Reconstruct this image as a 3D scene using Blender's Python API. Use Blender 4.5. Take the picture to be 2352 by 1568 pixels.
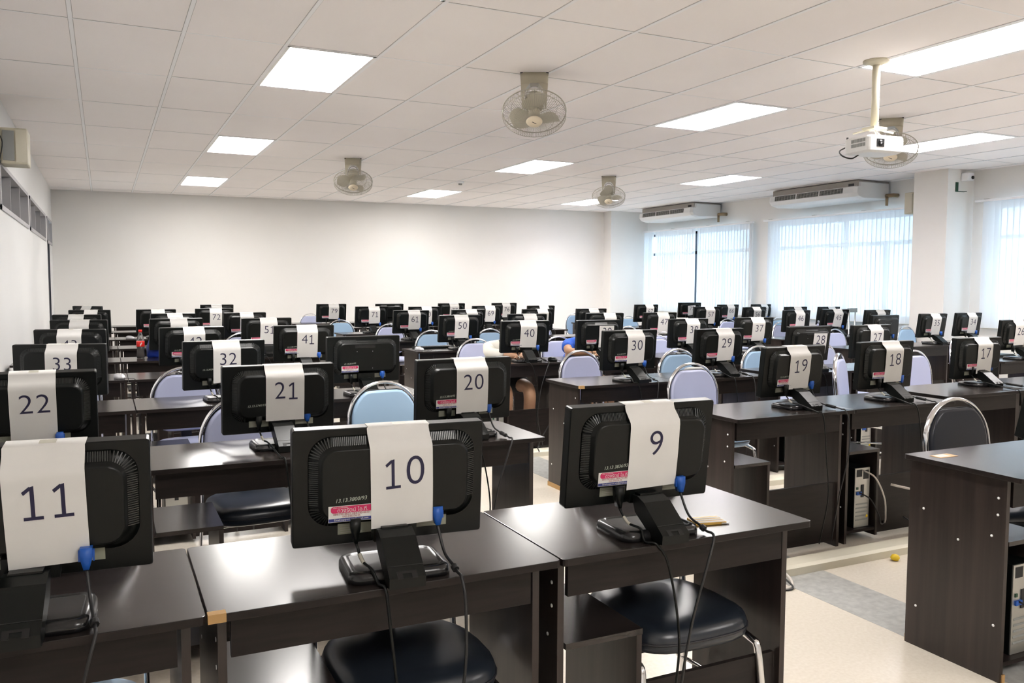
import bpy, bmesh, math, random
from mathutils import Vector, Matrix
PI = math.pi
for o in list(bpy.data.objects): bpy.data.objects.remove(o)
SC = bpy.context.scene
COL = SC.collection

# ------------------------------------------------------------------ camera
YAW, PIT, ROLL, FPX, CZ = .4508, -.0676, .0041, 1937.5, 1.405
fwd = Vector((math.sin(YAW)*math.cos(PIT), math.cos(YAW)*math.cos(PIT), math.sin(PIT)))
r0 = Vector((math.cos(YAW), -math.sin(YAW), 0)); u0 = r0.cross(fwd)
rt = r0*math.cos(ROLL) + u0*math.sin(ROLL); up = u0*math.cos(ROLL) - r0*math.sin(ROLL)
cam = bpy.data.cameras.new('camera'); co = bpy.data.objects.new('camera', cam); COL.objects.link(co)
cam.sensor_width = 36; cam.lens = FPX/2352*36; cam.clip_start = .05; cam.clip_end = 200
m = Matrix((rt, up, -fwd)).transposed().to_4x4(); m.translation = (0, 0, CZ); co.matrix_world = m
SC.camera = co

# ------------------------------------------------------------------ light and exposure
SC.view_settings.view_transform = 'Standard'; SC.view_settings.look = 'None'
SC.view_settings.exposure = 1.36; SC.view_settings.gamma = 1
try: SC.view_settings.use_curve_mapping = False
except Exception: pass
LAMP = 15.0            # strength of the glowing troffer interiors
SKY = 3.6              # overcast daylight outside the windows
w = bpy.data.worlds.new('overcast_sky'); SC.world = w; w.use_nodes = True
bg = w.node_tree.nodes['Background']; bg.inputs[0].default_value = (.58, .77, 1.0, 1); bg.inputs[1].default_value = SKY

# ------------------------------------------------------------------ materials
def mat(name, col, rough=.5, metal=0, spec=.5, coat=0, emit=None, es=0):
    m = bpy.data.materials.new(name); m.use_nodes = True
    b = m.node_tree.nodes['Principled BSDF']
    b.inputs['Base Color'].default_value = (*col, 1); b.inputs['Roughness'].default_value = rough
    b.inputs['Metallic'].default_value = metal; b.inputs['Specular IOR Level'].default_value = spec
    b.inputs['Coat Weight'].default_value = coat
    if emit:
        b.inputs['Emission Color'].default_value = (*emit, 1); b.inputs['Emission Strength'].default_value = es
    return m
def noisy(m, c1, c2, scale=(4, 4, 4), det=4, bump=0, bscale=60, rough=None):
    nt = m.node_tree; N = nt.nodes; L = nt.links; b = N['Principled BSDF']
    tc = N.new('ShaderNodeTexCoord'); mp = N.new('ShaderNodeMapping'); mp.inputs['Scale'].default_value = scale
    n = N.new('ShaderNodeTexNoise'); n.inputs['Detail'].default_value = det; n.inputs['Scale'].default_value = 1
    r = N.new('ShaderNodeValToRGB'); r.color_ramp.elements[0].color = (*c1, 1); r.color_ramp.elements[1].color = (*c2, 1)
    r.color_ramp.elements[0].position = .35; r.color_ramp.elements[1].position = .65
    L.new(tc.outputs['Object'], mp.inputs[0]); L.new(mp.outputs[0], n.inputs['Vector']); L.new(n.outputs[0], r.inputs[0])
    L.new(r.outputs[0], b.inputs['Base Color'])
    if bump:
        n2 = N.new('ShaderNodeTexNoise'); n2.inputs['Scale'].default_value = bscale; n2.inputs['Detail'].default_value = 3
        bp = N.new('ShaderNodeBump'); bp.inputs['Strength'].default_value = bump; bp.inputs['Distance'].default_value = .0004
        L.new(tc.outputs['Object'], n2.inputs['Vector']); L.new(n2.outputs[0], bp.inputs['Height']); L.new(bp.outputs[0], b.inputs['Normal'])
    return m
M = {}
M['lam'] = noisy(mat('dark_walnut_laminate', (.03, .02, .017), .38, spec=.25), (.010, .0075, .007), (.017, .012, .011), (6, 60, 60), 6, .10, 45)
M['lamt'] = noisy(mat('worn_walnut_desktop', (.04, .036, .035), .20, spec=.62), (.017, .013, .012), (.028, .022, .020), (5, 50, 50), 6, .16, 55)
M['lamv'] = noisy(mat('dark_walnut_laminate_upright', (.03, .02, .017), .30, spec=.5), (.013, .009, .008), (.032, .022, .019), (30, 30, 1.2), 6, .15, 50)
M['raw'] = mat('chipped_edge', (.42, .25, .10), .8)
M['white'] = mat('white_cap', (.8, .8, .8), .5)
M['plas'] = mat('black_plastic', (.003, .004, .0037), .34, spec=.28)
M['plasg'] = mat('glossy_black_plastic', (.010, .010, .011), .24, spec=.5)
M['slot'] = mat('vent_slot_black', (.002, .002, .002), .6)
M['rib'] = mat('vent_rib', (.022, .024, .023), .3)
M['scr'] = mat('screen_glass', (.01, .01, .012), .25)
M['paper'] = noisy(mat('white_paper', (.8, .79, .77), .75, spec=.2), (.66, .65, .63), (.70, .69, .67), (9, 9, 9))
M['ink'] = mat('navy_ink', (.012, .010, .045), .6)
M['inkk'] = mat('black_ink', (.015, .015, .02), .6)
M['pink'] = mat('magenta_print', (.55, .01, .10), .4)
M['redt'] = mat('dark_red_print', (.32, .02, .03), .5)
M['navy'] = mat('navy_print', (.02, .03, .18), .4)
M['label'] = mat('aged_label', (.30, .31, .24), .5)
M['chalk'] = mat('pale_marker', (.45, .50, .42), .7)
M['blue'] = mat('blue_connector', (.01, .09, .42), .4)
M['cable'] = mat('black_cable', (.012, .012, .013), .45)
M['tag'] = mat('cable_tag', (.45, .43, .36), .5)
M['wcable'] = mat('white_cable', (.65, .60, .55), .5)
M['chrome'] = mat('chrome', (.82, .82, .84), .12, metal=1)
M['vlight'] = mat('light_blue_vinyl', (.34, .50, .68), .36, spec=.5)
M['vlav'] = mat('lavender_grey_vinyl', (.42, .45, .63), .38, spec=.5)
M['vdark'] = mat('charcoal_vinyl', (.020, .024, .036), .33, spec=.55)
M['vseat'] = mat('black_vinyl', (.016, .021, .030), .30, spec=.6)
M['pipe'] = mat('dark_piping', (.015, .015, .02), .5)
M['wall'] = noisy(mat('painted_wall', (.84, .82, .79), .6, spec=.25), (.81, .79, .76), (.83, .815, .79), (.8, .8, .8), 2, .06, 40)
M['wallw'] = noisy(mat('white_painted_wall', (.82, .82, .81), .5, spec=.3), (.75, .75, .745), (.775, .775, .77), (.8, .8, .8), 2)
M['ceil'] = noisy(mat('ceiling_board', (.84, .80, .78), .8, spec=.2), (.93, .89, .885), (.96, .925, .92), (.7, .7, .7), 3)
M['tbar'] = mat('ceiling_tee_bar', (.93, .93, .95), .4)
M['frm'] = mat('grey_window_frame', (.45, .44, .46), .5)
M['tapeo'] = mat('worn_orange_sticker', (.62, .40, .20), .6)
M['corr'] = mat('corridor_shade', (.06, .065, .065), .7)
M['joint_shadow'] = mat('ceiling_joint_and_shadow', (.46, .44, .43), .8)
M['floor'] = noisy(mat('cream_terrazzo', (.75, .69, .58), .28, spec=.5), (.65, .59, .50), (.71, .655, .57), (70, 70, 70), 8)
M['stripe'] = noisy(mat('grey_terrazzo', (.42, .42, .40), .28, spec=.5), (.36, .36, .35), (.48, .48, .46), (28, 28, 28), 8)
M['duct'] = mat('cream_duct', (.70, .66, .54), .5)
M['troff'] = mat('troffer_white', (.85, .85, .85), .4)
M['lamp'] = mat('lamp_glow', (1, 1, 1), .5, emit=(1, .965, .93), es=LAMP)
M['tube'] = mat('tube_glow', (1, 1, 1), .5, emit=(1, .97, .95), es=LAMP*1.4)
M['louv'] = mat('louver_metal', (.85, .83, .9), .3, metal=.3)
M['fan'] = mat('fan_beige', (.50, .46, .36), .4)
M['fanh'] = mat('fan_hub_cream', (.72, .63, .48), .4)
M['fanw'] = mat('fan_wire', (.42, .40, .34), .35, metal=.3)
bl = mat('fan_blade', (.52, .49, .40), .3); M['blade'] = bl
M['ac'] = mat('air_conditioner_white', (.74, .74, .73), .35)
M['acg'] = mat('air_conditioner_grey', (.40, .37, .33), .5)
M['acd'] = mat('grille_dark', (.02, .02, .02), .6)
M['acs'] = mat('grille_slat', (.30, .30, .27), .5)
M['alu'] = mat('dark_window_frame', (.03, .035, .05), .4)
M['grey'] = mat('grey_paint', (.30, .31, .30), .6)
M['pipeb'] = mat('brown_pipe', (.35, .26, .15), .6)
M['cream'] = mat('cream_plastic', (.62, .58, .45), .45)
M['skin'] = noisy(mat('skin', (.52, .29, .17), .5), (.48, .26, .15), (.56, .32, .19), (9, 9, 9))
M['hair'] = mat('black_hair', (.01, .008, .008), .5)
M['shirtc'] = mat('cream_shirt', (.80, .77, .70), .8)
M['shirtb'] = noisy(mat('blue_print_shirt', (.02, .10, .55), .7), (.01, .07, .45), (.03, .14, .65), (20, 20, 20))
M['shorts'] = mat('black_cloth', (.008, .008, .010), .8)
M['bagb'] = mat('blue_bag', (.005, .03, .28), .5)
M['cola'] = mat('cola', (.02, .008, .004), .1)
M['red'] = mat('red_plastic', (.80, .02, .015), .35)
M['silver'] = mat('silver_plastic', (.65, .65, .67), .25, metal=.4)
M['metal'] = mat('galvanised_metal', (.55, .55, .52), .35, metal=.8)
M['gold'] = mat('gold_print', (.55, .33, .06), .4)
M['yellow'] = mat('yellow_plastic', (.8, .55, .02), .4)
M['green'] = mat('dark_green', (.01, .06, .03), .4)
M['eye'] = mat('eye_dark', (.02, .015, .01), .2)
def clear(name, col, rough=.02):
    m = mat(name, col, rough); b = m.node_tree.nodes['Principled BSDF']
    b.inputs['Transmission Weight'].default_value = .95; b.inputs['IOR'].default_value = 1.1; return m
M['pet'] = clear('clear_bottle', (.95, .97, .97))
def glass():
    m = bpy.data.materials.new('window_glass'); m.use_nodes = True; nt = m.node_tree; N = nt.nodes; L = nt.links
    N.remove(N['Principled BSDF']); o = N['Material Output']
    t = N.new('ShaderNodeBsdfTransparent'); t.inputs[0].default_value = (.80, .85, .83, 1)
    g = N.new('ShaderNodeBsdfGlossy'); g.inputs['Roughness'].default_value = .03
    f = N.new('ShaderNodeFresnel'); f.inputs[0].default_value = 1.16
    x = N.new('ShaderNodeMixShader'); L.new(f.outputs[0], x.inputs[0]); L.new(t.outputs[0], x.inputs[1]); L.new(g.outputs[0], x.inputs[2]); L.new(x.outputs[0], o.inputs[0])
    return m
M['glass'] = glass()
def blind():
    m = bpy.data.materials.new('blind_fabric'); m.use_nodes = True; nt = m.node_tree; N = nt.nodes; L = nt.links
    N.remove(N['Principled BSDF']); o = N['Material Output']
    d = N.new('ShaderNodeBsdfDiffuse'); d.inputs[0].default_value = (.80, .83, .86, 1)
    t = N.new('ShaderNodeBsdfTranslucent'); t.inputs[0].default_value = (.80, .86, .92, 1)
    p = N.new('ShaderNodeBsdfTransparent'); p.inputs[0].default_value = (.9, .95, 1, 1)
    a = N.new('ShaderNodeMixShader'); a.inputs[0].default_value = .17
    c = N.new('ShaderNodeMixShader'); c.inputs[0].default_value = .085
    L.new(d.outputs[0], a.inputs[1]); L.new(t.outputs[0], a.inputs[2]); L.new(a.outputs[0], c.inputs[1]); L.new(p.outputs[0], c.inputs[2]); L.new(c.outputs[0], o.inputs[0])
    return m
M['blind'] = blind()

# ------------------------------------------------------------------ mesh helpers
class MB:
    """collects shapes into one mesh, several materials"""
    def __init__(s): s.bm = bmesh.new(); s.mats = []; s.cur = 0
    def m(s, mt):
        if mt not in s.mats: s.mats.append(mt)
        s.cur = s.mats.index(mt); return s
    def face(s, vs, smooth=False):
        try:
            f = s.bm.faces.new(vs); f.material_index = s.cur; f.smooth = smooth; return f
        except ValueError: return None
    def box(s, a, b, mx=None):
        P = [Vector((x, y, z)) for x in (a[0], b[0]) for y in (a[1], b[1]) for z in (a[2], b[2])]
        if mx: P = [mx @ p for p in P]
        v = [s.bm.verts.new(p) for p in P]
        for q in ((0, 1, 3, 2), (4, 6, 7, 5), (0, 4, 5, 1), (2, 3, 7, 6), (0, 2, 6, 4), (1, 5, 7, 3)): s.face([v[i] for i in q])
        return s
    def loft(s, rings, close=True, smooth=True, caps=True):
        R = [[s.bm.verts.new(p) for p in r] for r in rings]; n = len(R[0])
        for a, b in zip(R, R[1:]):
            for i in range(n if close else n-1):
                j = (i+1) % n; s.face([a[i], a[j], b[j], b[i]], smooth)
        if caps and close: s.face(R[0][::-1]); s.face(R[-1])
        return s
    def tube(s, pts, r, n=8, caps=True, closed=False):
        pts = [Vector(p) for p in pts]; rings = []; N = None; L = len(pts)
        for i, p in enumerate(pts):
            if closed: t = pts[(i+1) % L]-pts[i-1]
            else: t = (pts[min(i+1, L-1)]-pts[max(i-1, 0)])
            t.normalize()
            if N is None:
                N = t.orthogonal().normalized()
            else:
                N = (N - t*N.dot(t))
                N = N.normalized() if N.length > 1e-6 else t.orthogonal().normalized()
            B = t.cross(N); rr = r[i] if isinstance(r, (list, tuple)) else r
            rings.append([p+(N*math.cos(2*PI*k/n)+B*math.sin(2*PI*k/n))*rr for k in range(n)])
        if closed: rings.append(rings[0]); caps = False
        return s.loft(rings, True, True, caps)
    def lathe(s, prof, c=(0, 0, 0), n=20, mx=None):
        rings = []
        for r, z in prof:
            ring = [Vector((c[0]+r*math.cos(2*PI*k/n), c[1]+r*math.sin(2*PI*k/n), c[2]+z)) for k in range(n)]
            if mx: ring = [mx @ p for p in ring]
            rings.append(ring)
        return s.loft(rings, True, True, True)
    def prism(s, outline, a, b, axis=1, smooth=False):
        """outline of 2d points extruded along an axis"""
        def P(u, v, d): return {0: (d, u, v), 1: (u, d, v), 2: (u, v, d)}[axis]
        s.loft([[Vector(P(u, v, a)) for u, v in outline], [Vector(P(u, v, b)) for u, v in outline]], True, smooth, True); return s
    def text(s, body, size, mx, mt, off=0.0, align='CENTER', extrude=0, shear=0, warp=None):
        key = (body, round(size, 5), align, off, shear)
        if key not in TX:
            c = bpy.data.curves.new('t', 'FONT'); c.body = body; c.size = size; c.align_x = align; c.align_y = 'CENTER'
            c.offset = off; c.resolution_u = 6 if size > .05 else 2; c.shear = shear
            o = bpy.data.objects.new('t', c); COL.objects.link(o)
            dg = bpy.context.evaluated_depsgraph_get(); me = bpy.data.meshes.new_from_object(o.evaluated_get(dg))
            TX[key] = ([tuple(v.co) for v in me.vertices], [tuple(p.vertices) for p in me.polygons])
            bpy.data.objects.remove(o); bpy.data.curves.remove(c); bpy.data.meshes.remove(me)
        vs, fs = TX[key]; s.m(mt)
        V = []
        for v in vs:
            p = mx @ Vector(v)
            if warp: p = warp(p)
            V.append(s.bm.verts.new(p))
        for f in fs: s.face([V[i] for i in f])
        return s
    def mesh(s, name):
        me = bpy.data.meshes.new(name)
        s.bm.normal_update(); bmesh.ops.recalc_face_normals(s.bm, faces=s.bm.faces[:]) if not getattr(s, 'keep', 0) else None
        s.bm.to_mesh(me); s.bm.free()
        for k in s.mats: me.materials.append(M[k])
        return me
TX = {}
def ob(name, me, parent=None, loc=(0, 0, 0), rot=(0, 0, 0), bevel=0, label=None):
    if isinstance(me, MB): me = me.mesh(name)
    o = bpy.data.objects.new(name, me); COL.objects.link(o); o.parent = parent; o.location = loc; o.rotation_euler = rot
    if bevel:
        b = o.modifiers.new('bevel', 'BEVEL'); b.width = bevel; b.segments = 2; b.limit_method = 'ANGLE'
    if label: o['label'] = label
    return o
def thing(name, label, cat, loc=(0, 0, 0), rz=0, group=None):
    o = bpy.data.objects.new(name, None); COL.objects.link(o); o.location = loc; o.rotation_euler = (0, 0, rz); o.empty_display_size = .1
    o['label'] = label; o['category'] = cat
    if group: o['group'] = group
    return o
def tag(o, label, cat, group=None):
    o['label'] = label; o['category'] = cat
    if group: o['group'] = group
    return o
def struct(o, label=None):
    o['kind'] = 'structure'
    if label: o['label'] = label
    return o
def bx(a, b, mt): return MB().m(mt).box(a, b)
def rrect(cx, cz, w, h, r, n=5):
    P = []
    for (sx, sz, a0) in ((1, 1, 0), (-1, 1, PI/2), (-1, -1, PI), (1, -1, 3*PI/2)):
        for k in range(n+1):
            a = a0+PI/2*k/n; P.append((cx+sx*(w/2-r)+r*math.cos(a), cz+sz*(h/2-r)+r*math.sin(a)))
    return P

# ------------------------------------------------------------------ room shell
H = 2.895; XL, XR = -.72, 10.2; YB = -4.6
def back(x): return 15.52-.062*(x+.7)          # the end wall runs very slightly askew
GX, GY = -.1284, 4.2802                         # ceiling grid origin; tiles .6 x 1.2
LIGHTS = [(2, -1), (2, 1), (2, 4), (2, 7), (8, -1), (8, 1), (8, 4), (8, 7), (13, 1), (13, 4), (13, 7), (13, -1), (2, -5), (8, -5)]  # last two are unseen, added behind the camera to brighten the number sheets
struct(ob('floor', bx((XL-.1, YB-.1, -.1), (XR+.1, 15.7, 0), 'floor')))
s = MB().m('stripe').box((2.86, YB, .0), (3.17, 15.0, .0015)); struct(ob('trim_1', s), 'grey terrazzo band in the floor along the aisle')
b = MB().m('wall')
b.loft([[Vector((XL-.1, back(XL-.1), z)), Vector((XR+.1, back(XR+.1), z)), Vector((XR+.1, 15.75, z)), Vector((XL-.1, 15.75, z))] for z in (0, H+.2)], smooth=False)
struct(ob('wall_back', b))
struct(ob('wall_front', bx((XL-.1, YB-.1, 0), (XR+.1, YB, H+.2), 'wall')))
# ceiling: boards with gaps where the lamps are, tee bars, joints and shadow lines
cb = MB(); cells = set(LIGHTS)
for i in range(-1, 18):
    for j in range(-8, 10):
        if (i, j) in cells: continue
        x0, x1 = max(GX+.6*i, XL-.05), min(GX+.6*(i+1), XR+.05); y0, y1 = max(GY+1.2*j, YB), min(GY+1.2*(j+1), 15.7)
        if x1 > x0 and y1 > y0: cb.m('ceil').box((x0, y0, H), (x1, y1, H+.012))
for i in range(0, 18):
    x = GX+.6*i; cb.m('tbar').box((x-.011, YB, H-.004), (x+.011, 15.6, H+.006)); cb.m('joint_shadow').box((x-.014, YB, H-.0012), (x-.011, 15.6, H+.004)).box((x+.011, YB, H-.0012), (x+.014, 15.6, H+.004))  # grey strips along the bars paint their thin shadow lines
random.seed(3)
for j in range(-8, 10):
    y = GY+1.2*j
    for i in range(-1, 17):
        x = GX+.6*i; cb.m('tbar').box((x+.012, y-.006, H-.002), (x+.588, y+.006, H+.004))
        if random.random() < .7: cb.m('joint_shadow').box((x+.012, y-.010-.004*random.random(), H-.001), (x+.588, y-.0055, H+.004))
cb.m('ceil').box((XL-.1, YB-.1, H+.14), (XR+.1, 15.8, H+.18))
struct(ob('ceiling', cb))
# left wall with high transom windows and a door slit near the corner
lw = MB().m('wallw')
T = [(4.2, 7.55), (7.85, 10.62), (10.88, 13.72), (14.1, 15.35)]; zt0, zt1 = 1.985, 2.37
D0, D1 = 14.15, 14.62
lw.box((XL-.14, YB, 0), (XL, D0, zt0)).box((XL-.14, D1, 0), (XL, 15.7, zt0)).box((XL-.14, YB, zt1), (XL, 15.7, H+.1))
e = YB
for a, c in T: lw.box((XL-.14, e, zt0), (XL, a, zt1)); e = c
lw.box((XL-.14, e, zt0), (XL, 15.7, zt1))
struct(ob('wall_left', lw))
struct(ob('trim_2', MB().m('corr').box((-2.4, YB, -.05), (-2.3, 15.7, 3)).box((-2.4, YB, 2.6), (XL-.14, 15.7, 2.7)).box((-2.4, YB, -.06), (XL-.14, 15.7, 0))), 'dim corridor beyond the left wall')
for k, (a, c) in enumerate(T):
    f = MB().m('frm')
    f.box((XL-.11, a, zt0), (XL+.012, a+.035, zt1)).box((XL-.11, c-.035, zt0), (XL+.012, c, zt1)).box((XL-.11, a, zt0), (XL+.012, c, zt0+.04)).box((XL-.11, a, zt1-.035), (XL+.012, c, zt1))
    n = 2 if k == 3 else 3
    for q in range(1, n): y = a+(c-a)*q/n; f.box((XL-.10, y-.012, zt0+.04), (XL, y+.012, zt1-.035))
    wn = struct(ob('window_%d' % (k+1), f))
    ob('pane', bx((XL-.075, a+.035, zt0+.04), (XL-.069, c-.035, zt1-.035), 'glass'), wn)
d = struct(ob('door_1', MB().m('grey').box((XL-.10, D0+.01, .01), (XL-.06, D1-.01, zt0-.01))))
ob('door_jamb', MB().m('alu').box((XL-.12, D0, 0), (XL+.005, D0+.05, zt0)).box((XL-.12, D1-.02, 0), (XL+.005, D1, zt0)), d)
# right wall with three blinded windows
RW = [(3.6, 7.1), (8.02, 11.0), (11.55, 14.72)]; wz0, wz1 = .92, 2.44
rw = MB().m('wall'); rw.box((XR, YB, 0), (XR+.16, 15.7, wz0)).box((XR, YB, wz1), (XR+.16, 15.7, H+.1)); e = YB
for a, c in RW: rw.box((XR, e, wz0), (XR+.16, a, wz1)); e = c
rw.box((XR, e, wz0), (XR+.16, 15.7, wz1)); struct(ob('wall_right', rw))
for k, (a, c) in enumerate(RW):
    f = MB().m('alu'); x0, x1 = XR+.08, XR+.13
    f.box((x0, a, wz0), (x1, a+.05, wz1)).box((x0, c-.05, wz0), (x1, c, wz1)).box((x0, a, wz0), (x1, c, wz0+.05)).box((x0, a, wz1-.05), (x1, c, wz1))
    f.box((x0, a, 2.00), (x1, c, 2.06))
    n = 4
    for q in range(1, n):
        y = a+(c-a)*q/n; top = wz1 if q % 2 == 0 else 2.0
        f.box((x0, y-.03, wz0), (x1, y+.03, top))
    wn = struct(ob('window_%d' % (5+k), f)); ob('pane', bx((XR+.10, a+.04, wz0+.04), (XR+.104, c-.04, wz1-.04), 'glass'), wn)
    ob('window_sill', MB().m('wallw').box((XR-.03, a-.05, wz0-.04), (XR+.08, c+.05, wz0)), wn)
struct(ob('trim_3', MB().m('wall').box((9.70, 7.34, 0), (XR+.02, 7.84, H))), 'cream square pillar standing against the window wall')
struct(ob('trim_4', MB().m('wall').box((9.30, 14.62, 0), (XR+.02, 15.2, H))), 'pale pillar in the far right corner')
# blinds
def blinds(y0, y1, label, gaps=()):
    t = thing('vertical_blind', label, 'blind', (XR-.09, (y0+y1)/2, 0)); t.location.z = 0
    c = (y0+y1)/2
    ob('headrail', MB().m('tbar').box((-.025, y0-c, 2.475), (.025, y1-c, 2.505)), t, bevel=.004)
    br = MB().m('acg')
    for q in range(4):
        y = y0+.15+(y1-y0-.3)*q/3-c; br.box((-.02, y-.03, 2.505), (.085, y+.03, 2.512))
    ob('bracket', br, t)
    s = MB().m('blind'); st = .079; n = int((y1-y0-.06)/st); random.seed(int(y0*10))
    for k in range(n):
        y = y0+.05+st*k
        if any(a <= y <= b_ for a, b_ in gaps): continue
        y -= c; a = -math.radians(9+random.uniform(-4, 4)); hx, hy = .0445*math.sin(a), .0445*math.cos(a)
        zb = .875+random.uniform(-.004, .004); pts = []
        for q in range(5):
            tt = q/4*2-1; bow = .006*(1-tt*tt)
            pts.append((hx*tt+bow, y+hy*tt))
        R = [[Vector((p[0], p[1], z)) for p in pts] for z in (2.475, zb)]
        s.loft(R, close=False, smooth=True)
    s.keep = 1
    ob('slats', s, t); wt = MB().m('tag').box((-.006, y0-c+.03, .868), (.006, y1-c-.03, .874)); ob('bottom_chain', wt, t)
    ob('cord', MB().m('tbar').tube([(-.03, y0-c+.04, 2.47), (-.03, y0-c+.04, 1.15)], .003, 6), t)
    return t
blinds(11.36, 14.88, 'white vertical blind with two missing slats, farthest along the window wall', ((12.88, 12.97), (14.18, 14.30)))
blinds(7.9, 11.10, 'white vertical blind between the two pillars, under the larger air conditioner')
blinds(3.4, 7.24, 'white vertical blind cut by the right edge, nearer than the square pillar')

# ------------------------------------------------------------------ desks
ROW = {1: 1.72, 2: 3.17, 3: 4.72, 4: 6.23, 5: 7.68, 6: 9.2, 7: 10.72, 8: 12.25, 9: 13.86}
NTH = ['', 'first', 'second', 'third', 'fourth', 'fifth', 'sixth', 'seventh', 'eighth', 'ninth']
def desk_meshes():
    D = {}
    W, Dp = .797, .48
    t = MB().m('lamt').prism(rrect(W/2, Dp/2, W, Dp, .012, 3), .732, .75, axis=2); t.m('lam'); t.bm.normal_update()
    for f in t.bm.faces:
        if abs(f.normal.z) < .5: f.material_index = t.cur
    D['desktop'] = t.mesh('desktop')
    D['apron'] = bx((.05, .065, .63), (W-.05, .08, .731), 'lam').mesh('apron')
    for nm, x in (('side_panel_l', .024), ('side_panel_r', W-.042)):
        s = MB().m('lamv').box((x, .07, .0), (x+.018, .465, .731))
        for (y, z) in ((.10, .66), (.10, .60), (.12, .52), (.40, .55), (.25, .47), (.10, .20), (.42, .16)):
            xx = x-.0012 if nm.endswith('l') else x+.018
            s.m('white').lathe([(.0, 0), (.005, 0), (.005, .0012), (0, .0012)], n=8, mx=Matrix.Translation((xx, y, z)) @ Matrix.Rotation(PI/2, 4, 'Y'))
        D[nm] = s.mesh('side_panel')
    D['divider'] = bx((.265, .075, .02), (.281, .45, .49), 'lamv').mesh('divider')
    D['shelf'] = MB().m('lamt').box((.05, .072, .49), (.281, .45, .506)).mesh('shelf'); D['bay'] = bx((.05, .08, .05), (.265, .45, .066), 'lam').mesh('bay_floor')
    D['rail_shade'] = bx((.281, .085, .03), (W-.05, .10, .35), 'lam').mesh('rail_and_gap_shade')  # real low board on top; lower part added for the shadow in the gap
    return D
DM = desk_meshes()
TAPE = MB().m('raw').box((-.001, -.0012, .733), (.034, .02, .7515)).mesh('edge_tape')
DESKS = []
def desk(x, y, row, who, rz=0, tape=False, mon=None):
    t = thing('computer_desk', 'dark brown computer desk ' + who, 'desk', (x, y, 0), rz, 'computer desks in rows')
    ob('desktop', DM['desktop'], t, bevel=.0015)
    ob('apron', DM['apron'], t); ob('side_panel', DM['side_panel_l'], t); ob('side_panel', DM['side_panel_r'], t)
    ob('divider', DM['divider'], t); ob('shelf', DM['shelf'], t); ob('bay_floor', DM['bay'], t); ob('rail_and_gap_shade', DM['rail_shade'], t)
    if tape: ob('edge_tape', TAPE, t, label='brown chipped corner tape')
    DESKS.append((x, y, row)); return t
def side(r): return NTH[r] + ' row from the front'
WD = 'zero one two three four five six seven eight nine ten eleven twelve thirteen fourteen fifteen sixteen seventeen eighteen nineteen'.split()
TN = 'x x twenty thirty forty fifty sixty seventy eighty'.split()
def words(n):
    n = int(n); return WD[n] if n < 20 else TN[n//10]+('-'+WD[n % 10] if n % 10 else '')
def u(n): return 'under monitor ' + words(n)
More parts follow.
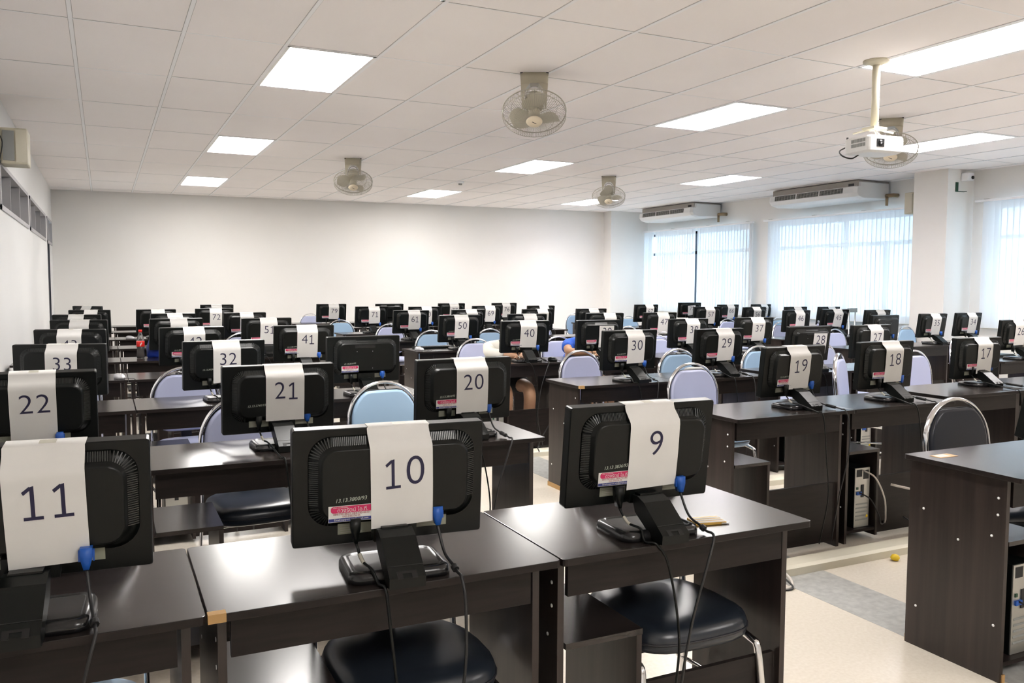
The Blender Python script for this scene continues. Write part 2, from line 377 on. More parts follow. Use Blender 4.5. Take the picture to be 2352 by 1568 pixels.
# left block
LX = {1: .17, 2: .10, 3: .138, 4: .14, 5: .12, 6: .12, 7: .11, 8: .11, 9: .11}
NUM = {1: ('11', '10', '9'), 2: ('22', '21', '20'), 3: ('33', '32', None), 4: (None, None, '41'), 5: (None, None, '51'), 6: (None,)*3, 7: (None, None, '72'), 8: (None,)*3, 9: (None,)*3}
POS = ('against the left wall', 'in the middle of the left block', 'at the aisle, left block')
for r in range(1, 10):
    for c in range(3):
        x = LX[r]+(c-1)*.801; n = NUM[r][c]
        who = u(n) if n else POS[c]+', '+NTH[r]+' row'
        if n is None and r == 3: who = 'under the bare monitor beside monitor forty-one'
        if r == 9: who = 'bare, last row, ' + ('leftmost', 'middle', 'rightmost')[c] + ' of the left three'
        if x < XL+.004: x = XL+.004
        desk(x, ROW[r], r, who, tape=(r, c) == (1, 1))
RB = [  # x, y, row, label
 (2.80, 1.79, 1, 'cut by the right edge, orange sticker on its corner'),
 (2.770, 3.19, 2, u('19')), (3.571, 3.20, 2, u('18')), (4.50, 3.36, 2, u('17')), (5.31, 3.40, 2, 'cut by the right edge, next beyond monitor seventeen'),
 (2.755, 4.68, 3, u('30')), (3.557, 4.68, 3, u('29')), (4.50, 4.70, 3, 'behind monitor nineteen, under a monitor with crooked paper'), (5.302, 4.70, 3, u('27')),
 (7.05, 4.72, 3, u('26')), (7.852, 4.72, 3, 'at the right edge beyond monitor twenty-six, by the windows'),
 (2.745, 6.23, 4, u('40')), (3.547, 6.23, 4, 'where a person in a blue shirt rests an arm'), (4.49, 6.23, 4, u('38')), (5.292, 6.23, 4, u('37')),
 (6.952, 6.25, 4, 'under the bare monitor standing behind monitor twenty-seven'), (7.754, 6.30, 4, u('35')), (8.72, 6.40, 4, u('34')),
 (2.72, 7.72, 5, u('50')), (3.522, 7.72, 5, 'next right of the one under monitor fifty'), (4.47, 7.72, 5, 'two to the right of monitor fifty'), (5.272, 7.72, 5, u('47')),
 (7.42, 7.76, 5, u('46')), (8.222, 7.80, 5, u('45')), (9.03, 7.72, 5, 'beside the windows, fifth row, right of monitor forty-five'),
 (2.78, 9.22, 6, u('61')), (3.582, 9.22, 6, 'next right of the one under monitor sixty-one'), (4.50, 9.22, 6, 'third from the aisle in the row of monitor sixty-one'), (5.302, 9.22, 6, 'fourth from the aisle in the row of monitor sixty-one'),
 (7.0, 9.2, 6, u('57')), (7.802, 9.2, 6, u('56')), (8.604, 9.2, 6, 'third in the window group, sixth row'), (9.402, 9.2, 6, 'touching the window wall, sixth row'),
 (2.78, 10.76, 7, u('71')), (3.582, 10.76, 7, 'next right of the one under monitor seventy-one'), (4.50, 10.76, 7, u('69')), (5.33, 10.76, 7, 'right of the one under monitor sixty-nine'),
 (7.2, 10.76, 7, u('67')), (8.60, 10.74, 7, u('66')), (9.402, 10.74, 7, 'touching the window wall, seventh row'),
 (2.66, 12.27, 8, u('79')), (3.532, 12.27, 8, 'next right of the one under monitor seventy-nine'), (4.50, 12.27, 8, u('77')), (5.43, 12.27, 8, u('76')), (9.10, 12.2, 8, u('75')), (7.3, 12.25, 8, 'without a monitor, eighth row, behind monitor sixty-seven'),
 (2.75, 13.86, 9, 'bare, last row by the back wall, first right of the aisle'), (3.552, 13.86, 9, 'bare, last row by the back wall, second right of the aisle'), (4.47, 13.86, 9, 'bare, last row by the back wall, third right of the aisle'), (5.272, 13.86, 9, 'bare, last row by the back wall, fourth right of the aisle'),
]
for x, y, r, who in RB:
    desk(x, y, r, who, rz=-.008 if r == 1 else 0, tape=(x, r) == (2.755, 3))

# ------------------------------------------------------------------ monitors
MON = [
 ('11',1,-0.144,1.822,-0.072,1.092,0.135,(0.037, 0.131)),
 ('10',1,0.585,1.838,-0.088,1.08,0.082,(0.017, 0.144)),
 ('9',1,1.294,1.854,-0.046,1.088,0.118,(0.013, 0.155)),
 ('8',1,3.183,1.851,-0.018,1.103,0.2,None),
 ('22',2,-0.251,3.298,-0.001,1.094,0.2,(0.025, 0.133)),
 ('21',2,0.631,3.447,0.031,1.078,0.05,(0.014, 0.155)),
 ('20',2,1.403,3.358,0.032,1.084,0.05,(0.018, 0.149)),
 ('19',2,3.348,3.405,0.043,1.078,0.111,(0.003, 0.156)),
 ('18',2,4.06,3.417,0.024,1.085,0.06,(0.018, 0.146)),
 ('17',2,5.223,3.674,-0.013,1.065,0.05,(0.017, 0.146)),
 ('33',3,-0.214,4.971,-0.221,1.083,0.05,(0.015, 0.157)),
 ('32',3,0.607,4.956,0.081,1.082,0.068,(0.005, 0.149)),
 ('31',3,1.338,4.703,0.056,1.096,0.05,None),
 ('30',3,3.155,4.696,0.053,1.096,0.08,(0.021, 0.144)),
 ('29',3,4.034,4.846,0.045,1.088,0.093,(0.024, 0.154)),
 ('28',3,4.908,4.847,0.026,1.089,0.12,(0.074, 0.131)),
 ('27',3,5.679,4.936,0.019,1.084,0.05,(0.014, 0.164)),
 ('26',3,7.421,4.847,-0.02,1.103,0.102,(-0.013, 0.143)),
 ('43',4,-0.213,6.468,-0.18,1.084,0.12,(0.001, 0.158)),
 ('42',4,0.57,6.422,0.119,1.088,0.12,(0.006, 0.146)),
 ('41',4,1.351,6.362,-0.017,1.091,0.12,(0.017, 0.155)),
 ('40',4,3.232,6.403,-0.057,1.094,0.108,(0.014, 0.162)),
 ('39',4,3.923,6.338,0.015,1.093,0.06,(0.054, 0.159)),
 ('38',4,4.957,6.408,0.005,1.088,0.066,(0.022, 0.173)),
 ('37',4,5.694,6.338,-0.051,1.091,0.12,(0.02, 0.167)),
 ('36',4,7.482,6.331,0.088,1.091,0.05,None),
 ('35',4,8.495,6.535,0.005,1.09,0.141,(0.009, 0.168)),
 ('34',4,9.13,6.557,0.004,1.092,0.12,(0.023, 0.162)),
 ('53',5,-0.195,7.975,-0.222,1.088,0.12,(0.009, 0.158)),
 ('52',5,0.575,7.943,0.13,1.091,0.12,(0.014, 0.145)),
 ('51',5,1.335,7.873,0.041,1.088,0.12,(0.01, 0.159)),
 ('50',5,3.226,7.857,-0.019,1.092,0.128,(0.007, 0.15)),
 ('49',5,3.994,7.87,-0.031,1.094,0.12,(0.019, 0.156)),
 ('48',5,4.924,7.835,-0.134,1.094,0.12,(0.049, 0.14)),
 ('47',5,5.675,7.861,-0.014,1.091,0.12,(0.024, 0.166)),
 ('46',5,7.831,7.961,0.021,1.095,0.08,(0.021, 0.156)),
 ('45',5,8.614,8.074,-0.04,1.093,0.187,(0.018, 0.164)),
 ('44',5,9.137,7.857,-0.02,1.09,0.12,(0.023, 0.149)),
 ('64',6,-0.248,9.438,-0.218,1.083,0.12,(-0.001, 0.143)),
 ('63',6,0.652,9.435,0.17,1.087,0.12,(0.011, 0.152)),
 ('62',6,1.365,9.4,0.069,1.089,0.12,(0.014, 0.141)),
 ('61',6,3.255,9.428,0.053,1.094,0.13,(0.026, 0.159)),
 ('60',6,3.976,9.411,0.089,1.098,0.12,(0.029, 0.155)),
 ('59',6,4.912,9.386,0.032,1.094,0.12,(0.053, 0.157)),
 ('58',6,5.686,9.376,-0.02,1.094,0.12,(0.024, 0.136)),
 ('57',6,7.531,9.335,-0.048,1.104,0.07,(0.023, 0.153)),
 ('56',6,8.419,9.38,0.085,1.091,0.12,(0.016, 0.158)),
 ('55',6,9.194,9.371,0.044,1.09,0.12,(0.02, 0.161)),
 ('54',6,9.846,9.358,0.035,1.086,0.12,(0.036, 0.148)),
 ('74',7,-0.153,10.96,-0.202,1.086,0.12,(0.019, 0.144)),
 ('73',7,0.567,10.94,0.127,1.086,0.12,(0.015, 0.156)),
 ('72',7,1.22,10.887,0.002,1.092,0.12,(0.014, 0.142)),
 ('71',7,3.222,10.949,0.002,1.099,0.135,(0.028, 0.156)),
 ('70',7,3.943,10.888,-0.032,1.094,0.12,(0.027, 0.143)),
 ('69',7,4.887,10.899,-0.034,1.098,0.12,(0.036, 0.16)),
 ('68',7,5.752,10.899,-0.0,1.095,0.12,(0.038, 0.158)),
 ('67',7,7.651,10.964,0.044,1.096,0.117,(0.041, 0.17)),
 ('66',7,9.205,10.883,0.044,1.088,0.12,(0.033, 0.16)),
 ('65',7,9.916,10.884,0.032,1.089,0.12,(0.035, 0.146)),
 ('82',8,-0.205,12.468,-0.693,1.094,0.12,(0.008, 0.196)),
 ('80',8,1.432,12.449,0.056,1.102,0.12,(-0.01, 0.14)),
 ('79',8,3.051,12.456,0.002,1.1,0.138,(0.027, 0.157)),
 ('78',8,3.936,12.421,0.032,1.099,0.12,None),
 ('77',8,4.95,12.41,-0.03,1.1,0.12,(0.034, 0.154)),
 ('76',8,5.877,12.419,0.015,1.1,0.12,(0.022, 0.142)),
 ('75',8,9.553,12.347,-0.192,1.087,0.111,(0.021, 0.147)),
]

MW, MH = .445, .272
def housing(slot=False):
    """back shell in head space: x right, z down from the top edge, -y towards the viewer"""
    s = MB().m('plas')
    # flat bezel frame
    o0 = rrect(0, -MH/2, MW, MH, .006, 2); o1 = rrect(0, -MH/2, MW-.004, MH-.004, .006, 2)
    s.loft([[Vector((x, y, z)) for x, z in o] for o, y in ((o0, .034), (o0, .003), (o1, .0))], smooth=False)
    # raised boss with a rounded shoulder
    bx_, bz, bw, bh = .006, -.121, .396, .216
    R = []
    for ww, hh, rr, y in ((bw, bh, .055, .002), (bw-.030, bh-.030, .042, -.007), (bw-.048, bh-.046, .036, -.012), (bw-.056, bh-.052, .034, -.030), (bw-.066, bh-.060, .031, -.034)):
        R.append([Vector((x, y, z)) for x, z in rrect(bx_, bz, ww, hh, rr, 6)])
    s.loft(R)
    # lower collar behind the arm
    s.box((-.045, -.030, -.262), (.055, .002, -.215))
    # vent ribs around the shoulder
    def ribs(P, n):
        for k in range(n):
            (x, z), (nx, nz) = P(k/(n-1))
            tx, tz = -nz, nx; hw = .0011
            a = Vector((x, -.0012, z)); c = Vector((x-nx*.022, -.0125, z-nz*.022))
            tv = Vector((tx*hw, 0, tz*hw)); up_ = Vector((nx*.001, -.0028, nz*.001))
            v = [a-tv, a+tv, c+tv, c-tv]; s.loft([v, [q+up_ for q in v]], smooth=False)
    s.m('rib')
    L, Rr, T_, B = bx_-bw/2+.006, bx_+bw/2-.006, bz+bh/2-.006, bz-bh/2+.006; rc = .048
    ribs(lambda t: ((L+rc+t*(.085), T_), (0, 1)), 21)
    ribs(lambda t: ((Rr-rc-t*(.070), T_), (0, 1)), 17)
    for (cx, cz, a0, a1) in ((L+rc, T_-rc, PI/2, PI), (Rr-rc, T_-rc, 0, PI/2), (L+rc, B+rc, PI, 3*PI/2)):
        ribs(lambda t: ((cx+rc*math.cos(a0+(a1-a0)*t), cz+rc*math.sin(a0+(a1-a0)*t)), (math.cos(a0+(a1-a0)*t), math.sin(a0+(a1-a0)*t))), 11)
    ribs(lambda t: ((L, T_-rc-t*(bh-2*rc-.012)), (-1, 0)), 24)
    ribs(lambda t: ((Rr, T_-rc-t*(bh-2*rc-.012)), (1, 0)), 24)
    if slot:
        s.m('slot').box((-.068, -.0348, -.060), (.055, -.030, -.047)); s.m('plasg').box((-.068, -.036, -.064), (.055, -.034, -.060))
        s.m('silver')
        for x, z in ((-.055, -.085), (.040, -.085), (-.055, -.185), (.040, -.185)): s.box((x-.002, -.0355, z-.002), (x+.002, -.034, z+.002))
    return s.mesh('housing')
HOUS, HOUS2 = housing(), housing(True)
SCR = bx((-MW/2+.014, .0335, -MH+.018), (MW/2-.014, .0352, -.014), 'scr').mesh('screen')
BF = Matrix(((1, 0, 0, 0), (0, 0, -1, 0), (0, 1, 0, 0), (0, 0, 0, 1)))   # text plane facing -y
def at(x, y, z, rot=0): return Matrix.Translation((x, y, z)) @ Matrix.Rotation(rot, 4, 'Y') @ Matrix(((1, 0, 0, 0), (0, 0, 1, 0), (0, 1, 0, 0), (0, 0, 0, 1)))
TH = 'ดวงรัตน์ ไอ.ที.'
def sticker(full):
    s = MB(); a = .022
    X0, X1, Z0, Z1, y = -.148, -.046, -.205, -.168, -.0346
    s.m('paper').box((X0, y-.0004, Z0), (X1, y+.001, Z1))
    s.m('pink').prism(rrect((X0+X1)/2+.001, Z1-.0085, X1-X0-.008, .015, .006, 4), y-.0008, y-.0003, axis=1)
    s.m('navy').box((X0+.0005, y-.0008, Z0+.001), (X1-.0005, y-.0003, Z0+.0085))
    f = y-.0011
    if full:
        s.text('บริษัท คอมพิวเตอร์', .0042, at(-.122, f, Z1-.0036), 'paper')
        s.text(TH, .0125, at(-.094, f, Z1-.0105), 'paper')
        s.text('084-790-8822 ,084-790-8833', .0069, at((X0+X1)/2, f, Z1-.0190), 'redt', .0)
        s.text('042-343374-95', .0066, at((X0+X1)/2, f, Z1-.0245), 'redt', .0)
        s.text('Email:support.wit@gmail.com', .0064, at((X0+X1)/2, f, Z0+.0052), 'paper')
    else:
        s.m('redt').box((X0+.004, f, Z1-.0205), (X1-.004, f+.0004, Z1-.0178)).box((X0+.02, f, Z1-.026), (X1-.02, f+.0004, Z1-.0235))
        s.m('paper').box((X0+.006, f, Z0+.0035), (X1-.008, f+.0004, Z0+.0062)).box((X0+.012, f, Z1-.011), (X1-.02, f+.0004, Z1-.0075))
    return s.mesh('service_sticker')
STF, STS = sticker(True), sticker(False)
def script_mesh(body):
    s = MB(); s.text(body, .0125, at(-.098, -.0346, -.155, -.05), 'chalk', 0, 'CENTER', shear=.25); return s.mesh('inventory_number')
SLAB = {}
for k, (a, c) in enumerate(((-.122, -.045), (.058, .134))):
    q = MB().m('label').box((a, -.0022, -.247), (c, .0005, -.222)); q.m('acg')
    for j in range(4): q.box((a+.006, -.0026, -.243+j*.0052), (c-.022-.004*j, -.002, -.2415+j*.0052))
    SLAB[k] = q.mesh('socket_label')
def stand_meshes():
    s = MB().m('plasg')
    base = lambda w_, d_, r, z, dy=0: [Vector((x, y+dy, z)) for x, y in rrect(0, -.012, w_, d_, r, 5)]
    s.loft([base(.232, .175, .03, 0), base(.232, .175, .03, .012), base(.224, .167, .028, .021), base(.196, .138, .02, .0255), base(.190, .132, .018, .0225)])
    B = s.mesh('stand_base')
    a = MB().m('plas')
    # arm leans away from the viewer as it rises; outline in y,z
    out = [(-.150, .002), (-.112, .002), (-.018, .055), (.0, .098), (-.030, .100), (-.062, .090), (-.152, .026)]
    a.loft([[Vector((-.040, y, z)) for y, z in out], [Vector((.040, y, z)) for y, z in out]], smooth=False)
    a.box((-.030, -.028, .070), (.030, .004, .104)); a.m('slot')
    # H shaped cable clip at the foot
    def pt(x, t, e=.0012):   # point along the sloping face
        y = -.152+(.090)*t; z = .026+.064*t; return Vector((x, y-e*.7, z+e*.7))
    for (x0, x1, t0, t1) in ((-.022, .022, .10, .15), (-.022, -.010, -.02, .10), (.010, .022, -.02, .10)):
        a.loft([[pt(x0, t0), pt(x1, t0), pt(x1, t1), pt(x0, t1)], [pt(x0, t0, -.001), pt(x1, t0, -.001), pt(x1, t1, -.001), pt(x0, t1, -.001)]], smooth=False)
    a.m('rib').loft([[pt(-.040, .28), pt(.040, .28), pt(.040, .29), pt(-.040, .29)], [pt(-.04, .28, -.001), pt(.04, .28, -.001), pt(.04, .29, -.001), pt(-.04, .29, -.001)]], smooth=False)
    return B, a.mesh('stand_arm')
BASE, ARM = stand_meshes()
def bez(P, n=10):
    """smooth curve through points (catmull-rom)"""
    P = [Vector(p) for p in P]; Q = [P[0]*2-P[1]]+P+[P[-1]*2-P[-2]]; out = []
    for i in range(1, len(Q)-2):
        for k in range(n):
            t = k/n; a, b, c, d = Q[i-1:i+3]
            out.append(.5*((2*b)+(-a+c)*t+(2*a-5*b+4*c-d)*t*t+(-a+3*b-3*c+d)*t**3))
    out.append(P[-1]); return out
def cables(var, off=.12):
    """power lead (left) and display lead (right) in monitor space, z=0 on the desk top"""
    e = -.09-.02*var                      # where they cross the near edge
    p = MB().m('plas')
    p.loft([[Vector((-.088+sx*w_, -.005+sy, z)) for sx, sy in ((-1, -.022), (1, -.022), (1, .004), (-1, .004))] for w_, z in ((.011, .128), (.010, .104), (.005, .084), (.0036, .072))])
    P = bez([(-.088, -.014, .074), (-.078, -.045, .038), (-.066, -.090, .031), (-.056-.01*var, -max(.112, off*.95), .006)]+([(-.05, -off+.01, .005)] if off > .15 else [])+[(-.046, -off-.016, .001), (-.040+.02*var, -off-.028, -.06), (-.02+.03*var, -off-.03, -.25), (.01, -off-.02, -.45), (.05*var, -off+.02, -.70)])
    p.tube(P, .0034, 6); p.m('tag').tube(P[6:13], .0046, 6); q1 = p.mesh('power_cable')
    v = MB().m('blue'); v.loft([[Vector((.104+sx*w_, -.005+sy, z)) for sx, sy in ((-1, -.018), (1, -.018), (1, .003), (-1, .003))] for w_, z in ((.011, .138), (.011, .118), (.008, .106), (.005, .095))])
    v.m('blue').box((.0895, -.016, .110), (.093, -.008, .132)).box((.115, -.016, .110), (.1185, -.008, .132))
    P = bez([(.104, -.014, .095), (.112, -.045, .038), (.120, -.085, .020), (.124, -max(.108, off*.9), .010)]+([(.125, -off+.01, .007)] if off > .15 else [])+[(.126, -off-.018, .002), (.128-.03*var, -off-.040, -.06), (.12-.07*var, -off-.05, -.22), (.08-.05*var, -off-.03, -.45), (.09, -off+.02, -.70)])
    v.m('cable').tube(P, .0036, 6); v.tube(P[22:28], .0085, 8); q2 = v.mesh('display_cable')
    return q1, q2
CB = {}
def wrap_y(z):
    """how far the sheet stands off the housing at depth z below the top"""
    if z > -.004: return -.0012
    if z > -.045: t = (-.004-z)/.041; return -.0015-.036*(t*t*(3-2*t))
    return -.0375+max(0, (-z-.13))*.05
def sheet(num, cx, w_, rot=0, drop=.225, taped=False, curl=0.0):
    s = MB().m('paper'); nz, nx = 18, 6
    top = -.045 if taped else .0
    def P(fx, z):
        y = wrap_y(z) + curl*(fx-.5)**2*max(0, -z/.22)*-.03
        x = cx+(fx-.5)*w_ + rot*(-z-.1)*.6
        return Vector((x, y-.0015, z+rot*(fx-.5)*w_*min(1, -z/.08)))
    if not taped:
        rows = [[Vector((cx+(k/nx-.5)*w_, .036, -.03)) for k in range(nx+1)], [Vector((cx+(k/nx-.5)*w_, .0358, .0012)) for k in range(nx+1)], [Vector((cx+(k/nx-.5)*w_, -.0008, .0014)) for k in range(nx+1)]]
    else: rows = []
    for j in range(nz+1):
        z = top-.002-(drop+top)*j/nz; rows.append([P(k/nx, z) for k in range(nx+1)])
    V = [[s.bm.verts.new(p) for p in r] for r in rows]; B = [[s.bm.verts.new(p+Vector((0, .0004, 0))) for p in r] for r in rows[3 if not taped else 0:]]
    for a, b_ in zip(V, V[1:]):
        for k in range(nx): s.face([a[k], a[k+1], b_[k+1], b_[k]], True)
    s.keep = 1
    if not taped:   # strip of clear tape on the top edge
        s.m('tag'); zz = .0017
        s.face([s.bm.verts.new(p) for p in ((cx-.012, .030, zz), (cx+.018, .030, zz), (cx+.018, .006, zz), (cx-.012, .006, zz))])
    if num:
        c0 = cx+.005; zc = -.101
        def warp(p):
            x, z = p.x, p.z; fx = (x-cx)/w_+.5; q = P(fx, z); return Vector((p.x+rot*(-z-.1)*.6, q.y-.0006, z+rot*(fx-.5)*w_))
        adv = .052; n_ = len(num)
        for q, ch in enumerate(num):
            xx = c0+(q-(n_-1)/2)*adv
            if ch == '1':       # one with a flag and a flat foot
                s.m('ink'); h = .0345; t_ = .0036
                for poly in (((-t_, -h), (t_, -h), (t_, h), (-t_, h-.002)), ((-.0165, -h), (.0175, -h), (.0175, -h+.0068), (-.0165, -h+.0068)), ((-t_, h-.0005), (-.0175, h-.0115), (-.0145, h-.018), (-t_, h-.009))):
                    s.face([s.bm.verts.new(warp(Vector((xx+a_, 0, zc+b_)))) for a_, b_ in poly][::-1])
            else: s.text(ch, .098, at(xx, 0, zc), 'ink', -.0008, warp=warp)
    return s.mesh('number_sheet')
ORD_L = {0: 'by the left wall', 1: 'in the middle file of the left block', 2: 'beside the aisle in the left block'}
LAB = {
 '11': 'black monitor with sheet eleven, cut off at the left edge in the front row',
 '10': 'black monitor with sheet ten and a pink service sticker, front row centre',
 '9': 'black monitor with sheet nine, on the desk at the aisle in the front row',
 '8': 'black monitor barely in view at the right edge of the front row',
 '31': 'bare black monitor without a number sheet, handle slot showing, beside monitor forty-one',
 '28': 'black monitor with a crooked low-taped sheet behind monitor nineteen',
 '39': 'black monitor with a low-taped sheet, hiding the person in the blue shirt',
 '36': 'bare black monitor with handle slot standing behind monitor twenty-seven',
 '78': 'bare black monitor standing behind monitor seventy-one, back row',
 '43': 'black monitor by the left wall just behind monitor thirty-three, number half hidden',
 '42': 'black monitor just behind monitor thirty-two, number half hidden',
 '53': 'black monitor by the left wall, second one behind monitor thirty-three',
 '52': 'black monitor standing beside the blue bag, second one behind monitor thirty-two',
 '64': 'black monitor by the left wall, third one behind monitor thirty-three',
 '63': 'black monitor third behind monitor thirty-two, only its top and sheet in view',
 '62': 'black monitor between monitors fifty-one and seventy-two, blank top of its sheet in view',
 '74': 'black monitor by the left wall, fourth one behind monitor thirty-three',
 '73': 'black monitor with a dark left side in full view above the cola bottle',
 '82': 'small turned monitor at the far left, last one by the left wall',
 '80': 'black monitor rising just behind monitor seventy-two',
 '49': 'black monitor standing just behind monitor forty', '48': 'black monitor left of monitor forty-seven, its sheet mostly hidden',
 '60': 'black monitor standing between monitors sixty-one and fifty, half hidden', '59': 'black monitor in the middle of the three stacked up behind monitor forty',
 '58': 'black monitor rearmost of the three stacked up above the blue shirt', '55': 'black monitor peeping out directly behind monitor forty-six',
 '54': 'black monitor peeping out directly behind monitor forty-five', '44': 'black monitor against the blinds behind the bare one near monitor twenty-seven',
 '70': 'black monitor with a number sheet partly hidden by monitor sixty-one', '68': 'black monitor right of monitor seventy-six, rearmost of the three behind monitor forty',
 '65': 'black monitor peeping out behind monitor fifty-six in front of the wall strip',
}
random.seed(11)
REL = {'30': (2.755, 4.68), '31': None}
for name, row, x, y, yaw, zt, tilt, pf in MON:
    ny = ROW[row] if x < 2.3 else [d[1] for d in DESKS if d[2] == row and d[0] > 2.3 and d[0]-.02 <= x <= d[0]+.84][:1]
    if isinstance(ny, list): ny = ny[0] if ny else ROW[row]
    lim = ny+.125
    if y < lim: x *= lim/y; y = lim
    if y > ny+.34: x *= (ny+.34)/y; y = ny+.34
    t = thing('computer_monitor', LAB.get(name, 'black monitor with the sheet numbered %s draped over its back' % words(name)), 'monitor', (x, y, .75), yaw, 'numbered exam monitors')
    hd = dict(loc=(0, 0, zt-.75), rot=(tilt, 0, 0))
    bare = name in ('31', '36', '78')
    hs = ob('housing', HOUS2 if bare or name in ('28',) else HOUS, t, **hd); hd = {}; ob('screen', SCR, hs)
    ob('stand_base', BASE, t); ob('stand_arm', ARM, t)
    if row <= 5: ob('socket_label', SLAB[0], hs); ob('socket_label', SLAB[1], hs)
    if name not in ('21', '32', '22', '33', '28', '74', '82', '78', '43', '53', '11'):
        ob('service_sticker', STF if row <= 2 or name in ('31', '41', '30') else STS, hs)
    if name in ('10', '9', '21', '32', '31', '41', '20', '19', '42', '50', '30', '40'):
        body = {'10': '13.13.3800/93', '9': '13.13 3836/93', '21': '13.13.2740/93', '32': '13.13.3929/'}.get(name, '13.13.3810/93')
        ob('inventory_number', script_mesh(body), hs)
    vr = random.choice((0, 1, 2)) if name not in ('9', '10') else {'9': 2, '10': 0}[name]
    off = round((y-ny)/.03)*.03; kk = (vr, round(off, 2))
    if kk not in CB: CB[kk] = cables(vr*.6, off)
    ob('power_cable', CB[kk][0], t); ob('display_cable', CB[kk][1], t)
    if not bare and name != '8':
        cx, w_ = pf if pf else (.017, .148)
        w_ = min(max(w_, .142), .152); rot = {'10': .045, '9': .03, '11': .03, '45': -.05, '75': .12, '30': .02, '19': .02}.get(name, random.uniform(-.03, .03))
        num = {'82': '81', '64': '63', '63': '62', '62': '', }.get(name, name) if row < 6 else name
        ob('number_sheet', sheet(num, cx, w_, rot, .225+random.uniform(-.01, .01), taped=name in ('28', '39', '75')), hs)
    elif name == '8':
        ob('number_sheet', sheet('8', .017, .148, 0), hs)

# ------------------------------------------------------------------ ceiling lamps
def troffer(i, j, label, louvered):
    x0, y0 = GX+.6*i, GY+1.2*j
    t = thing('ceiling_light', label, 'ceiling light', (x0+.3, y0+.6, H), 0, 'recessed fluorescent ceiling lights')
    a, b = .289, .589
    f = MB().m('troff')
    for (p, q) in (((-a, -b, 0), (-a+.02, b, .09)), ((a-.02, -b, 0), (a, b, .09)), ((-a, -b, 0), (a, -b+.02, .09)), ((-a, b-.02, 0), (a, b, .09))): f.box(p, q)
    f.box((-a, -b, .09), (a, b, .10)); f.box((-a, -b, -.004), (-a+.02, b, 0)).box((a-.02, -b, -.004), (a, b, 0)).box((-a, -b, -.004), (a, -b+.02, 0)).box((-a, b-.02, -.004), (a, b, 0))
    ob('frame', f, t)
    zr = .052 if louvered else .016
    ob('diffuser', bx((-a+.02, -b+.02, zr), (a-.02, b-.02, zr+.006), 'lamp'), t)
    for x in (-.14, .14) if not louvered else (): ob('tube', MB().m('tube').tube([(x, -b+.04, .055), (x, b-.04, .055)], .014, 8), t)
    if louvered:
        l = MB().m('louv'); l.box((-.006, -b+.02, .0), (.006, b-.02, .05))
        n = 14
        for k in range(1, n):
            y = -b+.02+(2*b-.04)*k/n
            for x in (-.275, .0): l.loft([[Vector((x+.005, y-.001, z)), Vector((x+.27, y-.001, z)), Vector((x+.27, y+.001, z)), Vector((x+.005, y+.001, z))] for z in (0, .035)], smooth=False)
        ob('louver', l, t)
    return t
LL = {(2, 1): 'largest square-looking ceiling light, upper left', (2, 4): 'ceiling light behind the largest one on the left, middle of the three', (2, 7): 'small ceiling light farthest left near the back wall',
 (2, -1): 'ceiling light just touching the top edge of the photo', (8, -1): 'louvered ceiling light above the projector, cut by the right edge', (8, 1): 'long ceiling light right of the large fan',
 (8, 4): 'ceiling light in the middle between the large and the small fan', (8, 7): 'small ceiling light beside the smoke detector', (13, 1): 'louvered ceiling light behind the fan by the projector',
 (13, 4): 'ceiling light above the air conditioners', (13, 7): 'farthest ceiling light, half behind the small right fan', (13, -1): 'ceiling light nearest the windows, outside the right edge', (2, -5): 'added unseen ceiling light behind the viewer on the left', (8, -5): 'added unseen ceiling light behind the viewer on the right'}
for (i, j) in LIGHTS: troffer(i, j, LL[(i, j)], i == 13 or (i, j) == (8, -1))

